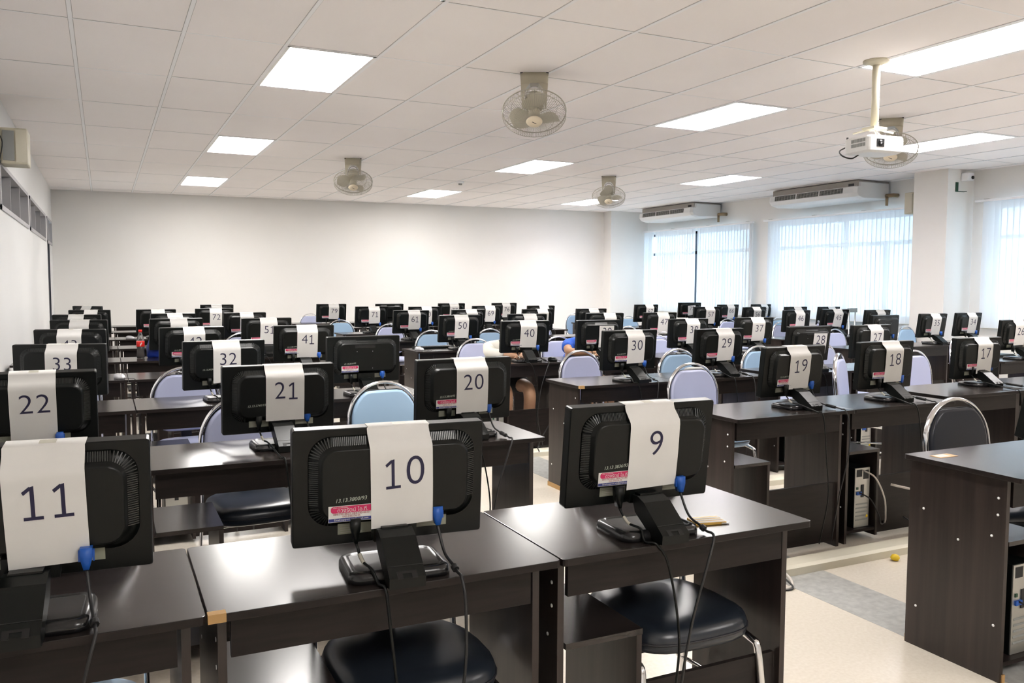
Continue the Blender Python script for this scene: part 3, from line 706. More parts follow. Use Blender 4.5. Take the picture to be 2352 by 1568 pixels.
# ------------------------------------------------------------------ chairs
def chair_meshes():
    C = {}
    # seat pad: rounded trapezoid, front (towards -y) wide; domed
    def ring(sx, sy, z, dy=0):
        P = []
        for k in range(28):
            a = 2*PI*k/28; c, s_ = math.cos(a), math.sin(a)
            x = math.copysign(abs(c)**.55, c)*.205*sx*(1-.10*(s_ > 0)*s_); y = math.copysign(abs(s_)**.6, s_)*.205*sy+dy
            P.append(Vector((x, y, z)))
        return P
    for nm in ('vseat', 'vlav', 'vlight', 'vdark'):
        s = MB().m(nm if nm != 'vdark' else 'vseat')
        s.loft([ring(.90, .90, .410), ring(.98, .98, .418), ring(1, 1, .432), ring(1, 1, .452), ring(.97, .97, .470), ring(.86, .86, .482), ring(.6, .6, .487), ring(.2, .2, .488)])
        s.m('pipe'); s.tube(ring(1.003, 1.003, .443), .0035, 6, closed=True); C['seat_'+nm] = s.mesh('seat')
        # back pad: domed plate, round top; local plane leaning back
        b = MB().m(nm)
        def outl(sc):
            P = []
            for k in range(36):
                t = k/36*2*PI; c, s_ = math.cos(t), math.sin(t)
                x = .178*math.copysign(abs(c)**(.8 if s_ > 0 else .45), c); z = .175*math.copysign(abs(s_)**(.95 if s_ > 0 else .45), s_)
                if s_ > .72: z = min(z, .158)          # the pad is cut flat across the top
                P.append((x*sc, z*sc))
            return P
        def rr(sc, d): return [Vector((x, .172+.11*(z+.2)+d, .695+z)) for x, z in outl(sc)]
        b.loft([rr(.93, -.021), rr(.985, -.016), rr(1, -.004), rr(1, .008), rr(.985, .018), rr(.93, .023)])
        b.m('pipe').tube(rr(1.006, .002), .0035, 6, closed=True)
        C['back_'+nm] = b.mesh('backrest')
    # chrome hoop that runs down into the rear legs
    P = []
    yb = lambda z: .172+.11*(z-.495)
    for z in (.02, .25, .45, .60, .70): P.append((-.195-(.0 if z > .4 else .02*(1-z/.45)), yb(z)+(.06*(1-z/.45) if z < .45 else 0), z))
    for k in range(1, 12):
        a = PI-PI*k/12; P.append((.195*math.cos(a), yb(.70+.19*math.sin(a)), .70+.195*math.sin(a)))
    for z in (.70, .60, .45, .25, .02): P.append((.195+(.0 if z > .4 else .02*(1-z/.45)), yb(z)+(.06*(1-z/.45) if z < .45 else 0), z))
    h = MB().m('chrome'); Q = bez(P, 3)
    # flat oval section
    rings = []; pv = [Vector(p) for p in Q]
    for i, p in enumerate(pv):
        t = (pv[min(i+1, len(pv)-1)]-pv[max(i-1, 0)]).normalized(); B = Vector((0, 1, .11)).normalized(); N = t.cross(B).normalized(); B = N.cross(t)
        rings.append([p+N*.0075*math.cos(2*PI*k/10)+B*.0145*math.sin(2*PI*k/10) for k in range(10)])
    h.loft(rings); C['hoop'] = h.mesh('chrome_hoop')
    f = MB().m('chrome')
    for sgn in (-1, 1): pass
    for nm, sgn in (('legl', -1), ('legr', 1)):
        g = MB().m('chrome').tube(bez([(sgn*.185, .17, .405), (sgn*.192, -.02, .400), (sgn*.195, -.150, .392), (sgn*.200, -.185, .34), (sgn*.208, -.215, .02)], 4), .011, 8)
        g.m('pipe').lathe([(.0, 0), (.015, 0), (.015, .02), (.0, .022)], (sgn*.208, -.215, 0), 10)
        g.lathe([(.0, 0), (.015, 0), (.015, .02), (.0, .022)], (sgn*.215, yb(.02)+.057, 0), 10); C[nm] = g.mesh('leg')
    f.tube([(-.19, -.10, .398), (.19, -.10, .398)], .009, 8).tube([(-.19, .12, .402), (.19, .12, .402)], .009, 8); C['frame'] = f.mesh('cross_bar')
    C['str'] = MB().m('chrome').tube([(-.20, -.195, .22), (-.205, .20, .20)], .007, 6).mesh('side_stretcher'); C['str2'] = MB().m('chrome').tube([(.20, -.195, .22), (.205, .20, .20)], .007, 6).mesh('side_stretcher')
    sp = MB().m('pipe').box((-.03, .19, .40), (.03, .205, .54)); C['sp'] = sp.mesh('spine')
    return C
CH = chair_meshes()
def chair(x, y, rz, label, back_='vlav', seat='vlav'):
    """root on the floor under the seat; faces -y (towards the desk in front)"""
    t = thing('banquet_chair', label, 'chair', (x, y, 0), rz, 'round-backed vinyl chairs')
    ob('seat', CH['seat_'+seat], t); ob('backrest', CH['back_'+back_], t); ob('chrome_hoop', CH['hoop'], t, label='polished chrome hoop')
    ob('leg', CH['legl'], t); ob('leg', CH['legr'], t); ob('cross_bar', CH['frame'], t); ob('side_stretcher', CH['str'], t); ob('side_stretcher', CH['str2'], t); ob('spine', CH['sp'], t)
    return t
def chp(x, y, rz, label, b='vlav', s='vlav'):   # x, y of the hoop top
    d = .225; return chair(x+d*math.sin(rz), y-d*math.cos(rz), rz, label, b, s)
chp(1.30, 4.24, .06, 'light blue round-backed chair in full view left of monitor twenty', 'vlight', 'vdark')
chp(.43, 5.44, .05, 'lavender chair left of monitor thirty-two, by the gap with the mouse', 'vlav', 'vlav')
chp(3.44, 4.43, -.02, 'lavender chair in full view above monitor nine', 'vlav', 'vlight')
chp(3.30, 5.63, .06, 'lavender chair left of monitor thirty', 'vlav', 'vlav')
chp(4.10, 5.46, .0, 'grey-blue chair between monitors thirty and twenty-nine', 'vlight', 'vlav')
chp(4.95, 4.62, .55, 'narrow-looking turned lavender chair right of monitor nineteen', 'vlav', 'vlight')
chp(5.70, 5.48, .3, 'lavender chair behind the narrow-looking turned one', 'vlav', 'vlav')
chp(5.77, 4.62, .1, 'lavender chair right of monitor eighteen', 'vlav', 'vlav')
chp(3.47, 2.56, -.05, 'charcoal chair with bright chrome hoop, right of the aisle in the front', 'vdark', 'vseat')
chp(4.95, 5.47, -.05, 'grey-blue chair under monitor thirty-seven, left of monitor nineteen', 'vlight', 'vlav')
chp(4.00, 7.24, .0, 'lavender chair of the person in the blue shirt', 'vlav', 'vlav')
chp(3.12, 7.24, .0, 'lavender chair of the person in the cream shirt, left of monitor forty', 'vlav', 'vlav')
chp(3.97, 8.80, .0, 'grey-blue chair between monitors fifty and forty', 'vlight', 'vlav')
chp(3.24, 8.74, .0, 'grey-blue chair left of monitor fifty', 'vlight', 'vlav')
chp(3.27, 10.35, .05, 'pale chair left of monitor sixty-one', 'vlav', 'vlav')
chp(3.00, 10.86+.9, .0, 'light blue chair half behind monitor seventy-one', 'vlight', 'vlav')
chp(3.15, 14.36, .0, 'lavender chair left of monitor seventy-nine against the back wall', 'vlav', 'vlav')
chp(7.58, 13.1, .0, 'light blue chair near the far corner with a small bag on it', 'vlight', 'vlav')
chp(5.30, 9.2+.95, .0, 'lavender chair left of the two monitors above the blue shirt', 'vlav', 'vlav')
chp(8.45, 13.2, .0, 'small pale chair alone against the corner pillar', 'vlav', 'vlav')
chp(7.65, 11.50, .0, 'grey-blue chair below monitor sixty-seven', 'vlight', 'vlav')
chp(5.80, 8.72, .1, 'lavender chair left of monitor forty-seven', 'vlav', 'vlav')
chp(5.45, 7.52, .1, 'lavender chair between monitors forty-seven and thirty, rear one of two', 'vlav', 'vlav')
chp(5.05, 7.08, .0, 'lavender chair between monitors forty-seven and thirty, front one of two', 'vlav', 'vlav')
chp(8.50, 10.08, .0, 'pale chair between monitors fifty-seven and fifty-six', 'vlav', 'vlav')
chp(9.62, 10.2, .0, 'grey-blue chair behind, by the window, left of monitor forty-six', 'vlight', 'vlav')
chp(8.45, 8.93, .2, 'lavender chair just left of monitor forty-six', 'vlav', 'vlav')
chp(9.30, 9.05, .9, 'side-on pale chair between monitors forty-six and forty-five', 'vlav', 'vlav')
chp(7.70, 7.25, .1, 'lavender chair right of the crooked-paper monitor', 'vlav', 'vlav')
chp(9.20, 7.50, .1, 'grey-blue chair beside the square pillar', 'vlight', 'vlav')
chp(7.36, 5.46, .5, 'lavender chair half behind monitor seventeen', 'vlav', 'vlav')
chp(1.27, 9.0, .0, 'pale chair between monitors forty-one and its left neighbour', 'vlav', 'vlav')
chp(.56, 3.95, .05, 'chair tucked behind monitor twenty-one, chrome edge showing at its left', 'vlav', 'vdark')
chp(1.46, 2.21, .0, 'black-seated chair under the front desk of monitor nine', 'vdark', 'vseat')
chp(.67, 2.22, .0, 'black-seated chair under the front desk of monitor ten', 'vdark', 'vseat')
chp(-.125, 2.20, .0, 'chair under the front desk of monitor eleven, pale seat at the bottom edge', 'vdark', 'vlight')
chp(.60, 3.32-.02, .25, 'dark chair pushed back between the first two rows, left of monitor ten', 'vdark', 'vseat') if False else None
chp(-.22, 5.70, .0, 'lavender chair behind monitor twenty-two by the wall', 'vlav', 'vlav')

# ------------------------------------------------------------------ ceiling fans
def fan(x, y, label, rz, spin):
    t = thing('orbit_fan', label, 'fan', (x, y, H), rz, 'ceiling orbit fans')
    br = MB().m('fan')
    # bracket: a tapering sheet shell open in front, arch cut out
    n = 24; W0, W1, D_ = .098, .088, .06
    def shell(zt, zb, w0, w1):
        pass
    ro = lambda w_, d_, r_: rrect(0, 0, w_, d_, r_, 4)
    br.loft([[Vector((a_, b_, z)) for a_, b_ in ro(w_, .115, .03)] for z, w_ in ((0, .20), (-.075, .192))])
    for sg in (-1, 1):
        br.loft([[Vector((sg*a_, b_, z)) for a_, b_ in q] for z, q in ((-.075, ((.03, -.057), (.096, -.045), (.096, .045), (.03, .057))), (-.11, ((.060, -.050), (.094, -.045), (.094, .045), (.060, .050))), (-.17, ((.074, -.045), (.091, -.040), (.091, .040), (.074, .045))), (-.235, ((.074, -.035), (.086, -.030), (.086, .030), (.074, .035))))], smooth=False)
    ob('bracket', br, t)
    ob('ceiling_pad', MB().m('pipe').box((-.10, -.055, -.006), (.10, .055, .001)), t)
    ob('yoke', MB().m('chrome').tube(bez([(-.064, -.02, -.25), (-.060, -.02, -.16), (-.03, -.02, -.10), (.03, -.02, -.10), (.060, -.02, -.16), (.064, -.02, -.25)], 4), .005, 6), t)
    # head group, tilted: local axis -Z is the blowing direction
    TL = math.radians(30); mx = Matrix.Translation((0, -.03, -.235)) @ Matrix.Rotation(-TL, 4, 'X')
    R = .225
    ob('motor', MB().m('fan').lathe([(.0, .13), (.02, .128), (.045, .11), (.062, .075), (.068, .03), (.066, .0), (.05, -.012), (0, -.012)], mx=mx, n=20), t)
    b = MB().m('blade')
    for k in range(3):
        a0 = spin+2*PI*k/3; rows = []
        for q in range(8):
            f = q/7; r_ = .035+.155*f; wd = .25+1.35*math.sin(PI*min(1, f*.85+.12)); row = []
            for p in range(6):
                an = a0+(p/5-.5)*wd; row.append(mx @ Vector((r_*math.cos(an), r_*math.sin(an), -.055+(p/5-.5)*.05*(.5+f*.5))))
            rows.append(row)
        b.loft(rows, close=False); b.loft([[v+(mx.to_3x3() @ Vector((0, 0, .002))) for v in r_] for r_ in rows], close=False)
    b.m('fan').lathe([(0, -.03), (.04, -.03), (.042, -.075), (.03, -.085), (0, -.086)], mx=mx, n=18)
    ob('blades', b, t)
    g = MB().m('fanw')
    def prof(s_):  # s 0..1 from hub ring to rim on the front cage
        r_ = .055+(R-.055)*s_; return (r_, -.132+.040*s_**2) if s_ < .9 else (R, -.085 if s_ < .97 else -.045)
    for k in range(84):
        a = 2*PI*k/84
        P = [mx @ Vector((r_*math.cos(a), r_*math.sin(a), z)) for r_, z in [prof(q/6) for q in (0, 1.2, 2.6, 4, 5.3, 5.6, 6)]]
        g.tube(P, .0015, 3, caps=False)
        if k % 3 == 0:
            P = [mx @ Vector((r_*math.cos(a), r_*math.sin(a), z)) for r_, z in ((R, -.040), (R*.93, -.026), (R*.72, -.012), (.075, .0))]
            g.tube(P, .0011, 3, caps=False)
    for r_, z, th in ((R, -.042, .0045), (R*.995, -.085, .0022), (R*.72, -.012, .0016), (.075, .0, .002), (R*.62, -.117, .0014)):
        g.tube([mx @ Vector((r_*math.cos(2*PI*k/40), r_*math.sin(2*PI*k/40), z)) for k in range(40)], th, 6, closed=True)
    gd = ob('guard', g, t)
    hb = MB().m('fanh').lathe([(0, -.128), (.055, -.128), (.058, -.134), (.052, -.142), (.02, -.145), (0, -.145)], mx=mx, n=24)
    hb.m('cable').box((-.018, -.0025, -.1460), (.018, .0025, -.1445), mx @ Matrix.Rotation(.6, 4, 'Z'))
    ob('hub_cap', hb, gd)
    ho = MB().m('fanw')
    for a in (.75, PI-.75):
        e = Vector((math.cos(a), math.sin(a), 0))
        ho.tube([mx @ (e*R*.97+Vector((-.03, 0, -.01))), mx @ (e*R*1.0+Vector((-.012, 0, .055))), mx @ (e*R*1.0+Vector((.02, 0, .055))), mx @ (e*R*.97+Vector((.03, 0, -.01)))], .0018, 5)
    ob('guard_hook', ho, gd)
    return t
def gp(i, j): return GX+.6*i, GY+1.2*j
for (i, j), lb, rz, sp in (((5, 1), 'largest beige ceiling fan, upper centre of the photo', -.47, .5), ((5, 5), 'small beige ceiling fan left of centre near the back', -.27, 1.2), ((11, 5), 'small beige ceiling fan in front of the farthest lamp, right of centre', -.56, .2), ((11, 1), 'beige ceiling fan partly hidden by the projector', -.86, 1.0)):
    x, y = gp(i, j); fan(x-(.075 if j == 1 else .14), y-.05-(.2 if j == 5 else 0), lb, rz, sp)

# ------------------------------------------------------------------ projector on its pole
px, py = 4.66, 4.09
pm = thing('projector_mount', 'white ceiling pole with round flange carrying the projector', 'ceiling mount', (px, py, H))
ob('flange', MB().m('cream').lathe([(0, 0), (.085, 0), (.085, -.012), (.05, -.02), (.035, -.03), (0, -.03)], n=28), pm)
pl = MB().m('cream').tube([(0, 0, -.02), (0, 0, -.44)], .025, 16); pl.m('cable')
for k in range(5): pl.lathe([(0, 0), (.003, 0), (.003, .0015), (0, .0015)], mx=Matrix.Translation((.008, -.0252, -.08-.08*k)) @ Matrix.Rotation(PI/2, 4, 'X'), n=8)
ob('pole', pl, pm)
ob('mount_arm', MB().m('cream').box((-.06, -.05, -.452), (.06, .05, -.438)).tube([(-.11, -.06, -.475), (0, 0, -.445), (.11, -.06, -.475)], .006, 6).tube([(-.11, .08, -.475), (0, 0, -.445), (.11, .08, -.475)], .006, 6), pm)
pj = thing('projector', 'white projector hanging below the pole, lens facing the viewer', 'projector', (px+.0, py+.0, H-.555), -.10)
s = MB().m('ac'); s.loft([[Vector((x, y, z)) for x, y in rrect(0, 0, w_, d_, .03, 4)] for w_, d_, z in ((.26, .19, -.062), (.30, .228, -.05), (.304, .232, -.03), (.304, .232, .035), (.29, .22, .048))], smooth=False)
bd = ob('body', s, pj)
ob('lens', MB().m('cable').box((-.085, -.120, -.028), (-.025, -.112, .022)).m('plasg').lathe([(0, 0), (.018, 0), (.02, .004), (.012, .008), (0, .006)], mx=Matrix.Translation((-.055, -.119, -.004)) @ Matrix.Rotation(PI/2, 4, 'X'), n=18), bd)
g = MB().m('grey')
for k in range(5):
    for z in (-.022, .008): g.box((-.1545, -.085+k*.026, z), (-.1515, -.064+k*.026, z+.022))
ob('vent', g, bd); g = MB().m('grey')
for a in range(8):
    for b_ in range(4): g.box((.1515, -.10+a*.018, -.03+b_*.016), (.1545, -.09+a*.018, -.022+b_*.016))
ob('vent', g, bd)
ob('foot', MB().m('cable').lathe([(0, 0), (.008, 0), (.008, .012), (0, .012)], (-.14, .09, .045), 10), pj)
ob('power_lead', MB().m('wcable').tube(bez([(.02, .0, .09), (.09, .03, .075), (.165, -.02, .02), (.16, -.06, -.02), (.15, -.07, -.03)], 6), .004, 6), pj)
ob('signal_lead', MB().m('cable').tube(bez([(-.12, .118, .0), (-.17, .13, -.03), (-.185, .08, -.07), (-.13, .06, -.085), (-.09, .04, -.062)], 6), .005, 6), pj)

# ------------------------------------------------------------------ air conditioners
def aircon(y0, y1, label):
    t = thing('air_conditioner', label, 'air conditioner', (XR, (y0+y1)/2, H-.01), 0, 'ceiling air conditioners'); h = (y1-y0)/2
    # section in x,z (x negative = into the room)
    body = [(-.02, -.015), (-.62, -.015), (-.63, -.082), (-.70, -.092), (-.712, -.18), (-.67, -.232), (-.56, -.262), (-.06, -.25), (-.02, -.20)]
    s = MB().m('ac')
    def sec(y, k, c=-.35, cz=-.12): return [Vector((c+(x-c)*k, y, cz+(z-cz)*k)) for x, z in body]
    s.loft([sec(-h+.0, .90), sec(-h+.05, 1), sec(h-.05, 1), sec(h, .90)], smooth=False); ob('housing', s, t, bevel=.006)
    ob('top_cover', MB().m('acg').box((-.63, -h+.03, -.10), (-.02, h-.03, -.002)), t)
    # outlet grilles on the sloping front
    for k in range(3):
        a = -h+.22+k*(2*h-.36)/3+.01; b_ = a+(2*h-.36)/3-.03
        g = MB().m('acd'); f = lambda q, e=0: Vector((-.642-.058*q-e, 0, -.098-.03*q-e*.0))
        p0, p1 = (-.7015, -.098), (-.7105, -.172)
        nrm = Vector((p0[1]-p1[1], 0, -(p0[0]-p1[0]))).normalized()
        P = lambda t_, e: Vector((p0[0]+(p1[0]-p0[0])*t_, 0, p0[1]+(p1[1]-p0[1])*t_))+Vector((-abs(nrm.x), 0, abs(nrm.z)*0))*e
        def slab(y_0, y_1, t0, t1, e0, e1):
            g.loft([[Vector((q.x, y_0, q.z)) for q in (P(t0, e0), P(t1, e0), P(t1, e1), P(t0, e1))], [Vector((q.x, y_1, q.z)) for q in (P(t0, e0), P(t1, e0), P(t1, e1), P(t0, e1))]], smooth=False)
        slab(a, b_, .02, .98, -.02, .006); g.m('acs')
        for q in range(4): slab(a, b_, .12+q*.23, .18+q*.23, .006, .010)
        for q in range(7): slab(a+(b_-a)*(q+.5)/7-.003, a+(b_-a)*(q+.5)/7+.003, .1, .95, .006, .009)
        ob('outlet_grille', g, t)
    ob('drain_pipe', MB().m('pipeb').tube([(-.10, -h+.1, -.20), (-.10, -h-.12, -.20), (-.01, -h-.12, -.20)], .028, 10).tube([(-.12, -h-.03, -.22), (-.12, -h-.03, -.34)], .020, 8), t)
    ob('badge', MB().m('acd').box((-.6315, -h+.10, -.075), (-.6295, -h+.20, -.04)), t)
aircon(12.28, 13.95, 'white ceiling air conditioner by the far corner, the smaller-looking one')
aircon(8.62, 10.35, 'larger-looking white ceiling air conditioner beside the square pillar')

# ------------------------------------------------------------------ wall speakers, camera, detector, bracket
def speaker(x, y, z, rz, label):
    t = thing('wall_speaker', label, 'speaker', (x, y, z), rz)
    ob('cabinet', MB().m('cream').loft([[Vector((x_, y_, zz)) for x_, y_ in ((-.075, -.10), (.11, -.10), (.13, .10), (-.075, .10))] for zz in (-.16, .16)], smooth=False), t, bevel=.01)
    ob('front_grille', MB().m('grey').box((-.09, -.08, -.13), (-.074, .08, .13)), t); ob('wall_bracket', MB().m('fan').box((.10, -.03, -.05), (.20, .03, .05)), t)
    return t
t = thing('wall_speaker', 'cream box speaker with dark grille, high on the left wall', 'speaker', (XL+.10, 8.0, 2.49), 0)
ob('cabinet', MB().m('cream').box((-.09, -.12, -.14), (.105, .15, .145)), t, bevel=.012)
ob('front_grille', MB().m('grey').box((-.07, -.132, -.115), (.01, -.115, .12)), t); ob('side_panel', MB().m('duct').box((.02, -.128, -.125), (.098, -.116, .13)), t)
ob('signal_lead', MB().m('cable').tube(bez([(-.11, -.14, .30), (-.10, -.15, .12), (-.07, -.15, .02), (-.095, -.16, -.14), (-.117, -.20, -.24)], 5), .004, 5), t)
t = thing('wall_speaker', 'small cream box speaker on the window side of the square pillar', 'speaker', (9.98, 8.05, 2.52), 0)
ob('cabinet', MB().m('cream').box((-.10, -.06, -.14), (.12, .08, .15)), t, bevel=.008); ob('front_grille', MB().m('fan').box((-.108, -.05, -.12), (-.099, .07, .13)), t)
ob('wall_bracket', MB().m('fan').box((-.03, -.21, -.03), (.03, -.055, .03)), t)
t = thing('security_camera', 'small white security camera near the top of the square pillar', 'camera', (10.0, 7.34, 2.80), 0)
ob('body', MB().m('tbar').box((-.06, -.10, -.05), (.06, 0, .05)), t, bevel=.012); ob('lens', MB().m('cable').lathe([(0, 0), (.022, 0), (.022, .012), (0, .016)], mx=Matrix.Translation((.025, -.10, -.012)) @ Matrix.Rotation(PI/2, 4, 'X'), n=18), t)
t = thing('wall_bracket', 'small dark green L bracket on the square pillar', 'bracket', (9.86, 7.338, 2.67))
ob('plate', MB().m('green').box((-.02, -.012, -.06), (.02, 0, .06)), t); ob('hook', MB().m('green').tube([(0, -.006, -.055), (.07, -.05, -.062), (.13, -.05, -.055)], .005, 6), t)
t = thing('smoke_detector', 'small round smoke detector on the ceiling', 'smoke detector', (4.72, 11.5, H))
ob('base', MB().m('tbar').lathe([(0, 0), (.055, 0), (.052, -.025), (.035, -.03), (0, -.03)], n=20), t); ob('sensor', MB().m('grey').lathe([(0, -.028), (.028, -.028), (.026, -.05), (0, -.052)], n=16), t)
# curtain of rods seen by the window (stand with two hooks)
t = thing('metal_stand', 'thin metal stand in front of the blinds, right of monitor forty-five', 'stand', (9.75, 8.9, 0))
ob('pole', MB().m('metal').tube([(0, 0, 0.02), (0, 0, 1.06)], .010, 8).tube([(.12, 0, 0.02), (.12, 0, 1.06)], .010, 8), t); ob('cross_bar', MB().m('grey').box((-.02, -.02, 1.02), (.14, .02, 1.08)), t)
ob('base', MB().m('metal').box((-.08, -.12, 0), (.20, .12, .02)), t)

# ------------------------------------------------------------------ computer towers in the desk bays
def tower_meshes():
    c = MB().m('plas').box((-.058, 0.004, 0), (.058, .34, .335)); C = c.mesh('case')
    p = MB().m('metal').box((-.056, 0, .002), (.056, .005, .333))
    p.m('acd').box((-.046, -.001, .285), (-.004, .001, .325)).box((.006, -.001, .27), (.046, .001, .32))
    for k in range(5): p.m('grey').box((-.045, -.0015, .04+k*.022), (.045, .001, .048+k*.022))
    p.m('blue').box((-.045, -.008, .185), (-.01, 0, .202)); p.m('green').box((-.045, -.004, .215), (-.032, 0, .228)); p.m('cable').box((-.01, -.004, .17), (.01, 0, .24)); p.m('yellow').lathe([(0, 0), (.008, 0), (.008, .003), (0, .003)], mx=Matrix.Translation((.04, 0, .06)) @ Matrix.Rotation(PI/2, 4, 'X'), n=10)
    P = p.mesh('rear_panel')
    l = MB().m('wcable').tube(bez([(.0, -.004, .32), (.02, -.07, .29), (.07, -.09, .18), (.12, -.06, .06), (.16, -.02, .012)], 5), .005, 6)
    l.m('cable').tube(bez([(-.03, -.004, .20), (0, -.06, .17), (.05, -.075, .08), (.10, -.05, .02), (.2, .0, .01)], 5), .004, 6)
    return C, P, l.mesh('plugged_lead')
TW = tower_meshes()
def tower(dx, dy, label, lead=True):
    t = thing('computer_tower', label, 'computer tower', (dx+.190, dy+.105, .066), 0, 'computer towers inside the desks')
    ob('case', TW[0], t); ob('rear_panel', TW[1], t)
    if lead: ob('plugged_lead', TW[2], t)
tower(3.571, 3.20, 'black computer tower with cabled rear panel, in the desk under monitor eighteen')
tower(2.80, 1.79, 'black computer tower at the bottom right corner of the photo')
for r, c, l in ((2, 0, 'twenty-two'), (3, 0, 'thirty-three'), (3, 1, 'thirty-two')):
    tower(max(LX[r]+(c-1)*.801, XL), ROW[r], 'computer tower inside the desk under monitor '+l, False)
for x, y, l in ((3.557, 4.68, 'twenty-nine'), (2.745, 6.23, 'forty'), (5.302, 4.70, 'twenty-seven'), (4.50, 4.70, 'with the crooked low-taped sheet')):
    tower(x, y, 'computer tower inside the desk under monitor '+l if 'crooked' not in l else 'computer tower in the desk behind monitor nineteen', False)
t = thing('computer_tower', 'grey slim computer case lying on the floor behind the front desks', 'computer tower', (.34, 2.72, 0), .1)
ob('case', MB().m('silver').box((-.13, -.15, .0), (.13, .15, .10)), t, bevel=.01); ob('rear_panel', MB().m('acd').box((-.10, -.12, .10), (.09, .08, .103)), t)

# ------------------------------------------------------------------ floor ducts and cable clutter
def duct(x0, x1, y, label):
    t = MB().m('duct').loft([[Vector((x, y+a, z)) for a, z in ((-.055, 0), (-.05, .035), (-.03, .045), (.06, .045), (.08, .035), (.085, 0))] for x in (x0, x1)], smooth=False)
    tag(ob('cable_duct', t), label, 'cable duct', 'cream floor ducts')
duct(2.62, 4.30, 3.06, 'long cream floor duct along the desks under monitors nineteen and eighteen')
duct(2.98, 4.6, 1.70, 'cream floor duct at the bottom right corner under the cut desk')
duct(2.62, 4.4, 6.10, 'cream floor duct below monitor forty, seen under the desks')
duct(2.9, 4.4, 4.52, 'cream floor duct seen through the gap under monitor nineteen')
def lead(pts, r, mt, label, grp=None, name='cable'):
    tag(ob(name, MB().m(mt).tube(bez(pts, 6), r, 6)), label, 'cable', grp)
lead([(3.86, 3.20, .32), (3.98, 3.08, .28), (4.12, 3.02, .15), (4.22, 2.96, .02), (4.14, 2.86, .008), (3.98, 2.82, .006), (3.80, 2.84, .006)], .007, 'wcable', 'white power cable curling from the tower onto the floor')
lead([(4.30, 3.22, .60), (4.29, 3.20, .4), (4.27, 3.16, .12), (4.18, 3.02, .10), (4.24, 2.98, .03), (4.32, 3.02, .10), (4.28, 3.10, .16), (4.22, 3.04, .04), (4.34, 3.0, .008)], .006, 'cable', 'black cable coil hanging beside the tower under monitor eighteen', 'black cable tangle')
lead([(4.0, 3.16, .16), (4.02, 3.05, .08), (4.06, 2.98, .055), (4.14, 2.96, .05), (4.25, 3.05, .05)], .006, 'cable', 'black cable loop lying over the duct beside the tower', 'black cable tangle')
lead([(3.93, 3.17, .14), (3.98, 3.0, .06), (4.08, 2.92, .008), (4.2, 2.9, .008)], .005, 'cable', 'black cable running from the tower to the floor', 'black cable tangle')
lead([(2.84, 3.14, .05), (2.78, 3.0, .05), (2.74, 2.93, .006), (2.82, 2.88, .006), (2.90, 2.94, .01), (2.90, 3.02, .05)], .006, 'wcable', 'pale cable loop on the floor at the aisle corner by the front desk')
lead([(2.80, 3.14, .06), (2.86, 2.98, .03), (2.84, 2.87, .006), (2.74, 2.90, .006), (2.72, 3.0, .03)], .005, 'cable', 'black cable loop on the floor at the aisle corner by the front desk')
lead([(3.25, 5.8, .45), (3.20, 5.9, .30), (3.12, 5.95, .12), (3.18, 6.05, .04)], .005, 'cable', 'black cable hanging below the desk beside the bare legs')
lead([(.90, 2.55, .01), (1.00, 2.62, .01), (1.05, 2.5, .01), (1.15, 2.56, .01), (1.10, 2.70, .01)], .007, 'wcable', 'white cable tangle on the floor behind the black seat under monitor ten')
lead([(.10, 5.3, .05), (.18, 5.2, .12), (.24, 5.3, .06), (.20, 5.45, .10), (.1, 5.4, .03)], .010, 'wcable', 'white cable tangle under the desk of monitor thirty-two')
tag(ob('tape_ball', MB().m('yellow').lathe([(0, 0), (.018, .004), (.024, .016), (.016, .030), (0, .032)], (3.62, 2.96, 0), 8)), 'small crumpled yellow tape on the floor before the duct', 'tape')
t = MB().m('raw').box((2.835, 1.855, 0.0), (2.850, 2.262, .028)); ob_ = ob('wood_batten', t); tag(ob_, 'torn brown wood strip at the foot of the desk at the right edge', 'wood strip')
t = MB().m('raw').box((2.775, 4.74, 0.0), (2.788, 5.15, .03)); tag(ob('wood_batten', t), 'brown wood strip at the foot of the desk under monitor thirty', 'wood strip')
tag(ob('table_sticker', MB().m('tapeo').box((2.86, 2.15, .7505), (2.96, 2.20, .7512)).m('paper').box((2.87, 2.16, .7512), (2.93, 2.195, .7516))), 'worn orange and white sticker on the right-edge desk', 'sticker')

# ------------------------------------------------------------------ small things on desks
def mouse(x, y, rz, mt, label, z=.75):
    t = thing('computer_mouse', label, 'mouse', (x, y, z), rz, 'computer mice')
    R = []
    for zz, k, dy in ((0, .92, 0), (.010, 1, 0), (.020, .95, .001), (.030, .75, .006), (.036, .4, .010), (.037, .1, .012)):
        R.append([Vector((.031*k*math.cos(a), .055*k*math.sin(a)+dy, zz)) for a in [2*PI*q/20 for q in range(20)]])
    ob('shell', MB().m(mt).loft(R), t); ob('wheel', MB().m('cable').box((-.004, -.035, .020), (.004, -.012, .032)), t)
    ob('lead', MB().m('cable').tube(bez([(0, -.052, .010), (.02, -.09, .006), (.05, -.12, -.01), (.06, -.135, -.15), (.065, -.11, -.35)], 5), .0022, 5), t)
    return t
mouse(.085, 6.33, .5, 'silver', 'silver and black mouse between monitors thirty-three and thirty-two')
mouse(2.79, 7.86, .6, 'silver', 'white mouse on the desk corner left of monitor fifty')
mouse(.27, 10.83, .9, 'silver', 'small silver mouse left of the cola bottle, farther back')
mouse(3.45, 6.33, .2, 'plas', 'black mouse behind the stand of monitor forty')
def keyboard(x, y, rz, label):
    t = thing('keyboard', label, 'keyboard', (x, y, .75), rz, 'black keyboards')
    ob('case', MB().m('plas').box((-.215, -.07, 0), (.215, .07, .018)), t, bevel=.004)
    k = MB().m('plasg')
    for a in range(18):
        for b_ in range(5): k.box((-.205+a*.0228, -.06+b_*.0238, .018), (-.187+a*.0228, -.042+b_*.0238, .025))
    ob('keys', k, t)
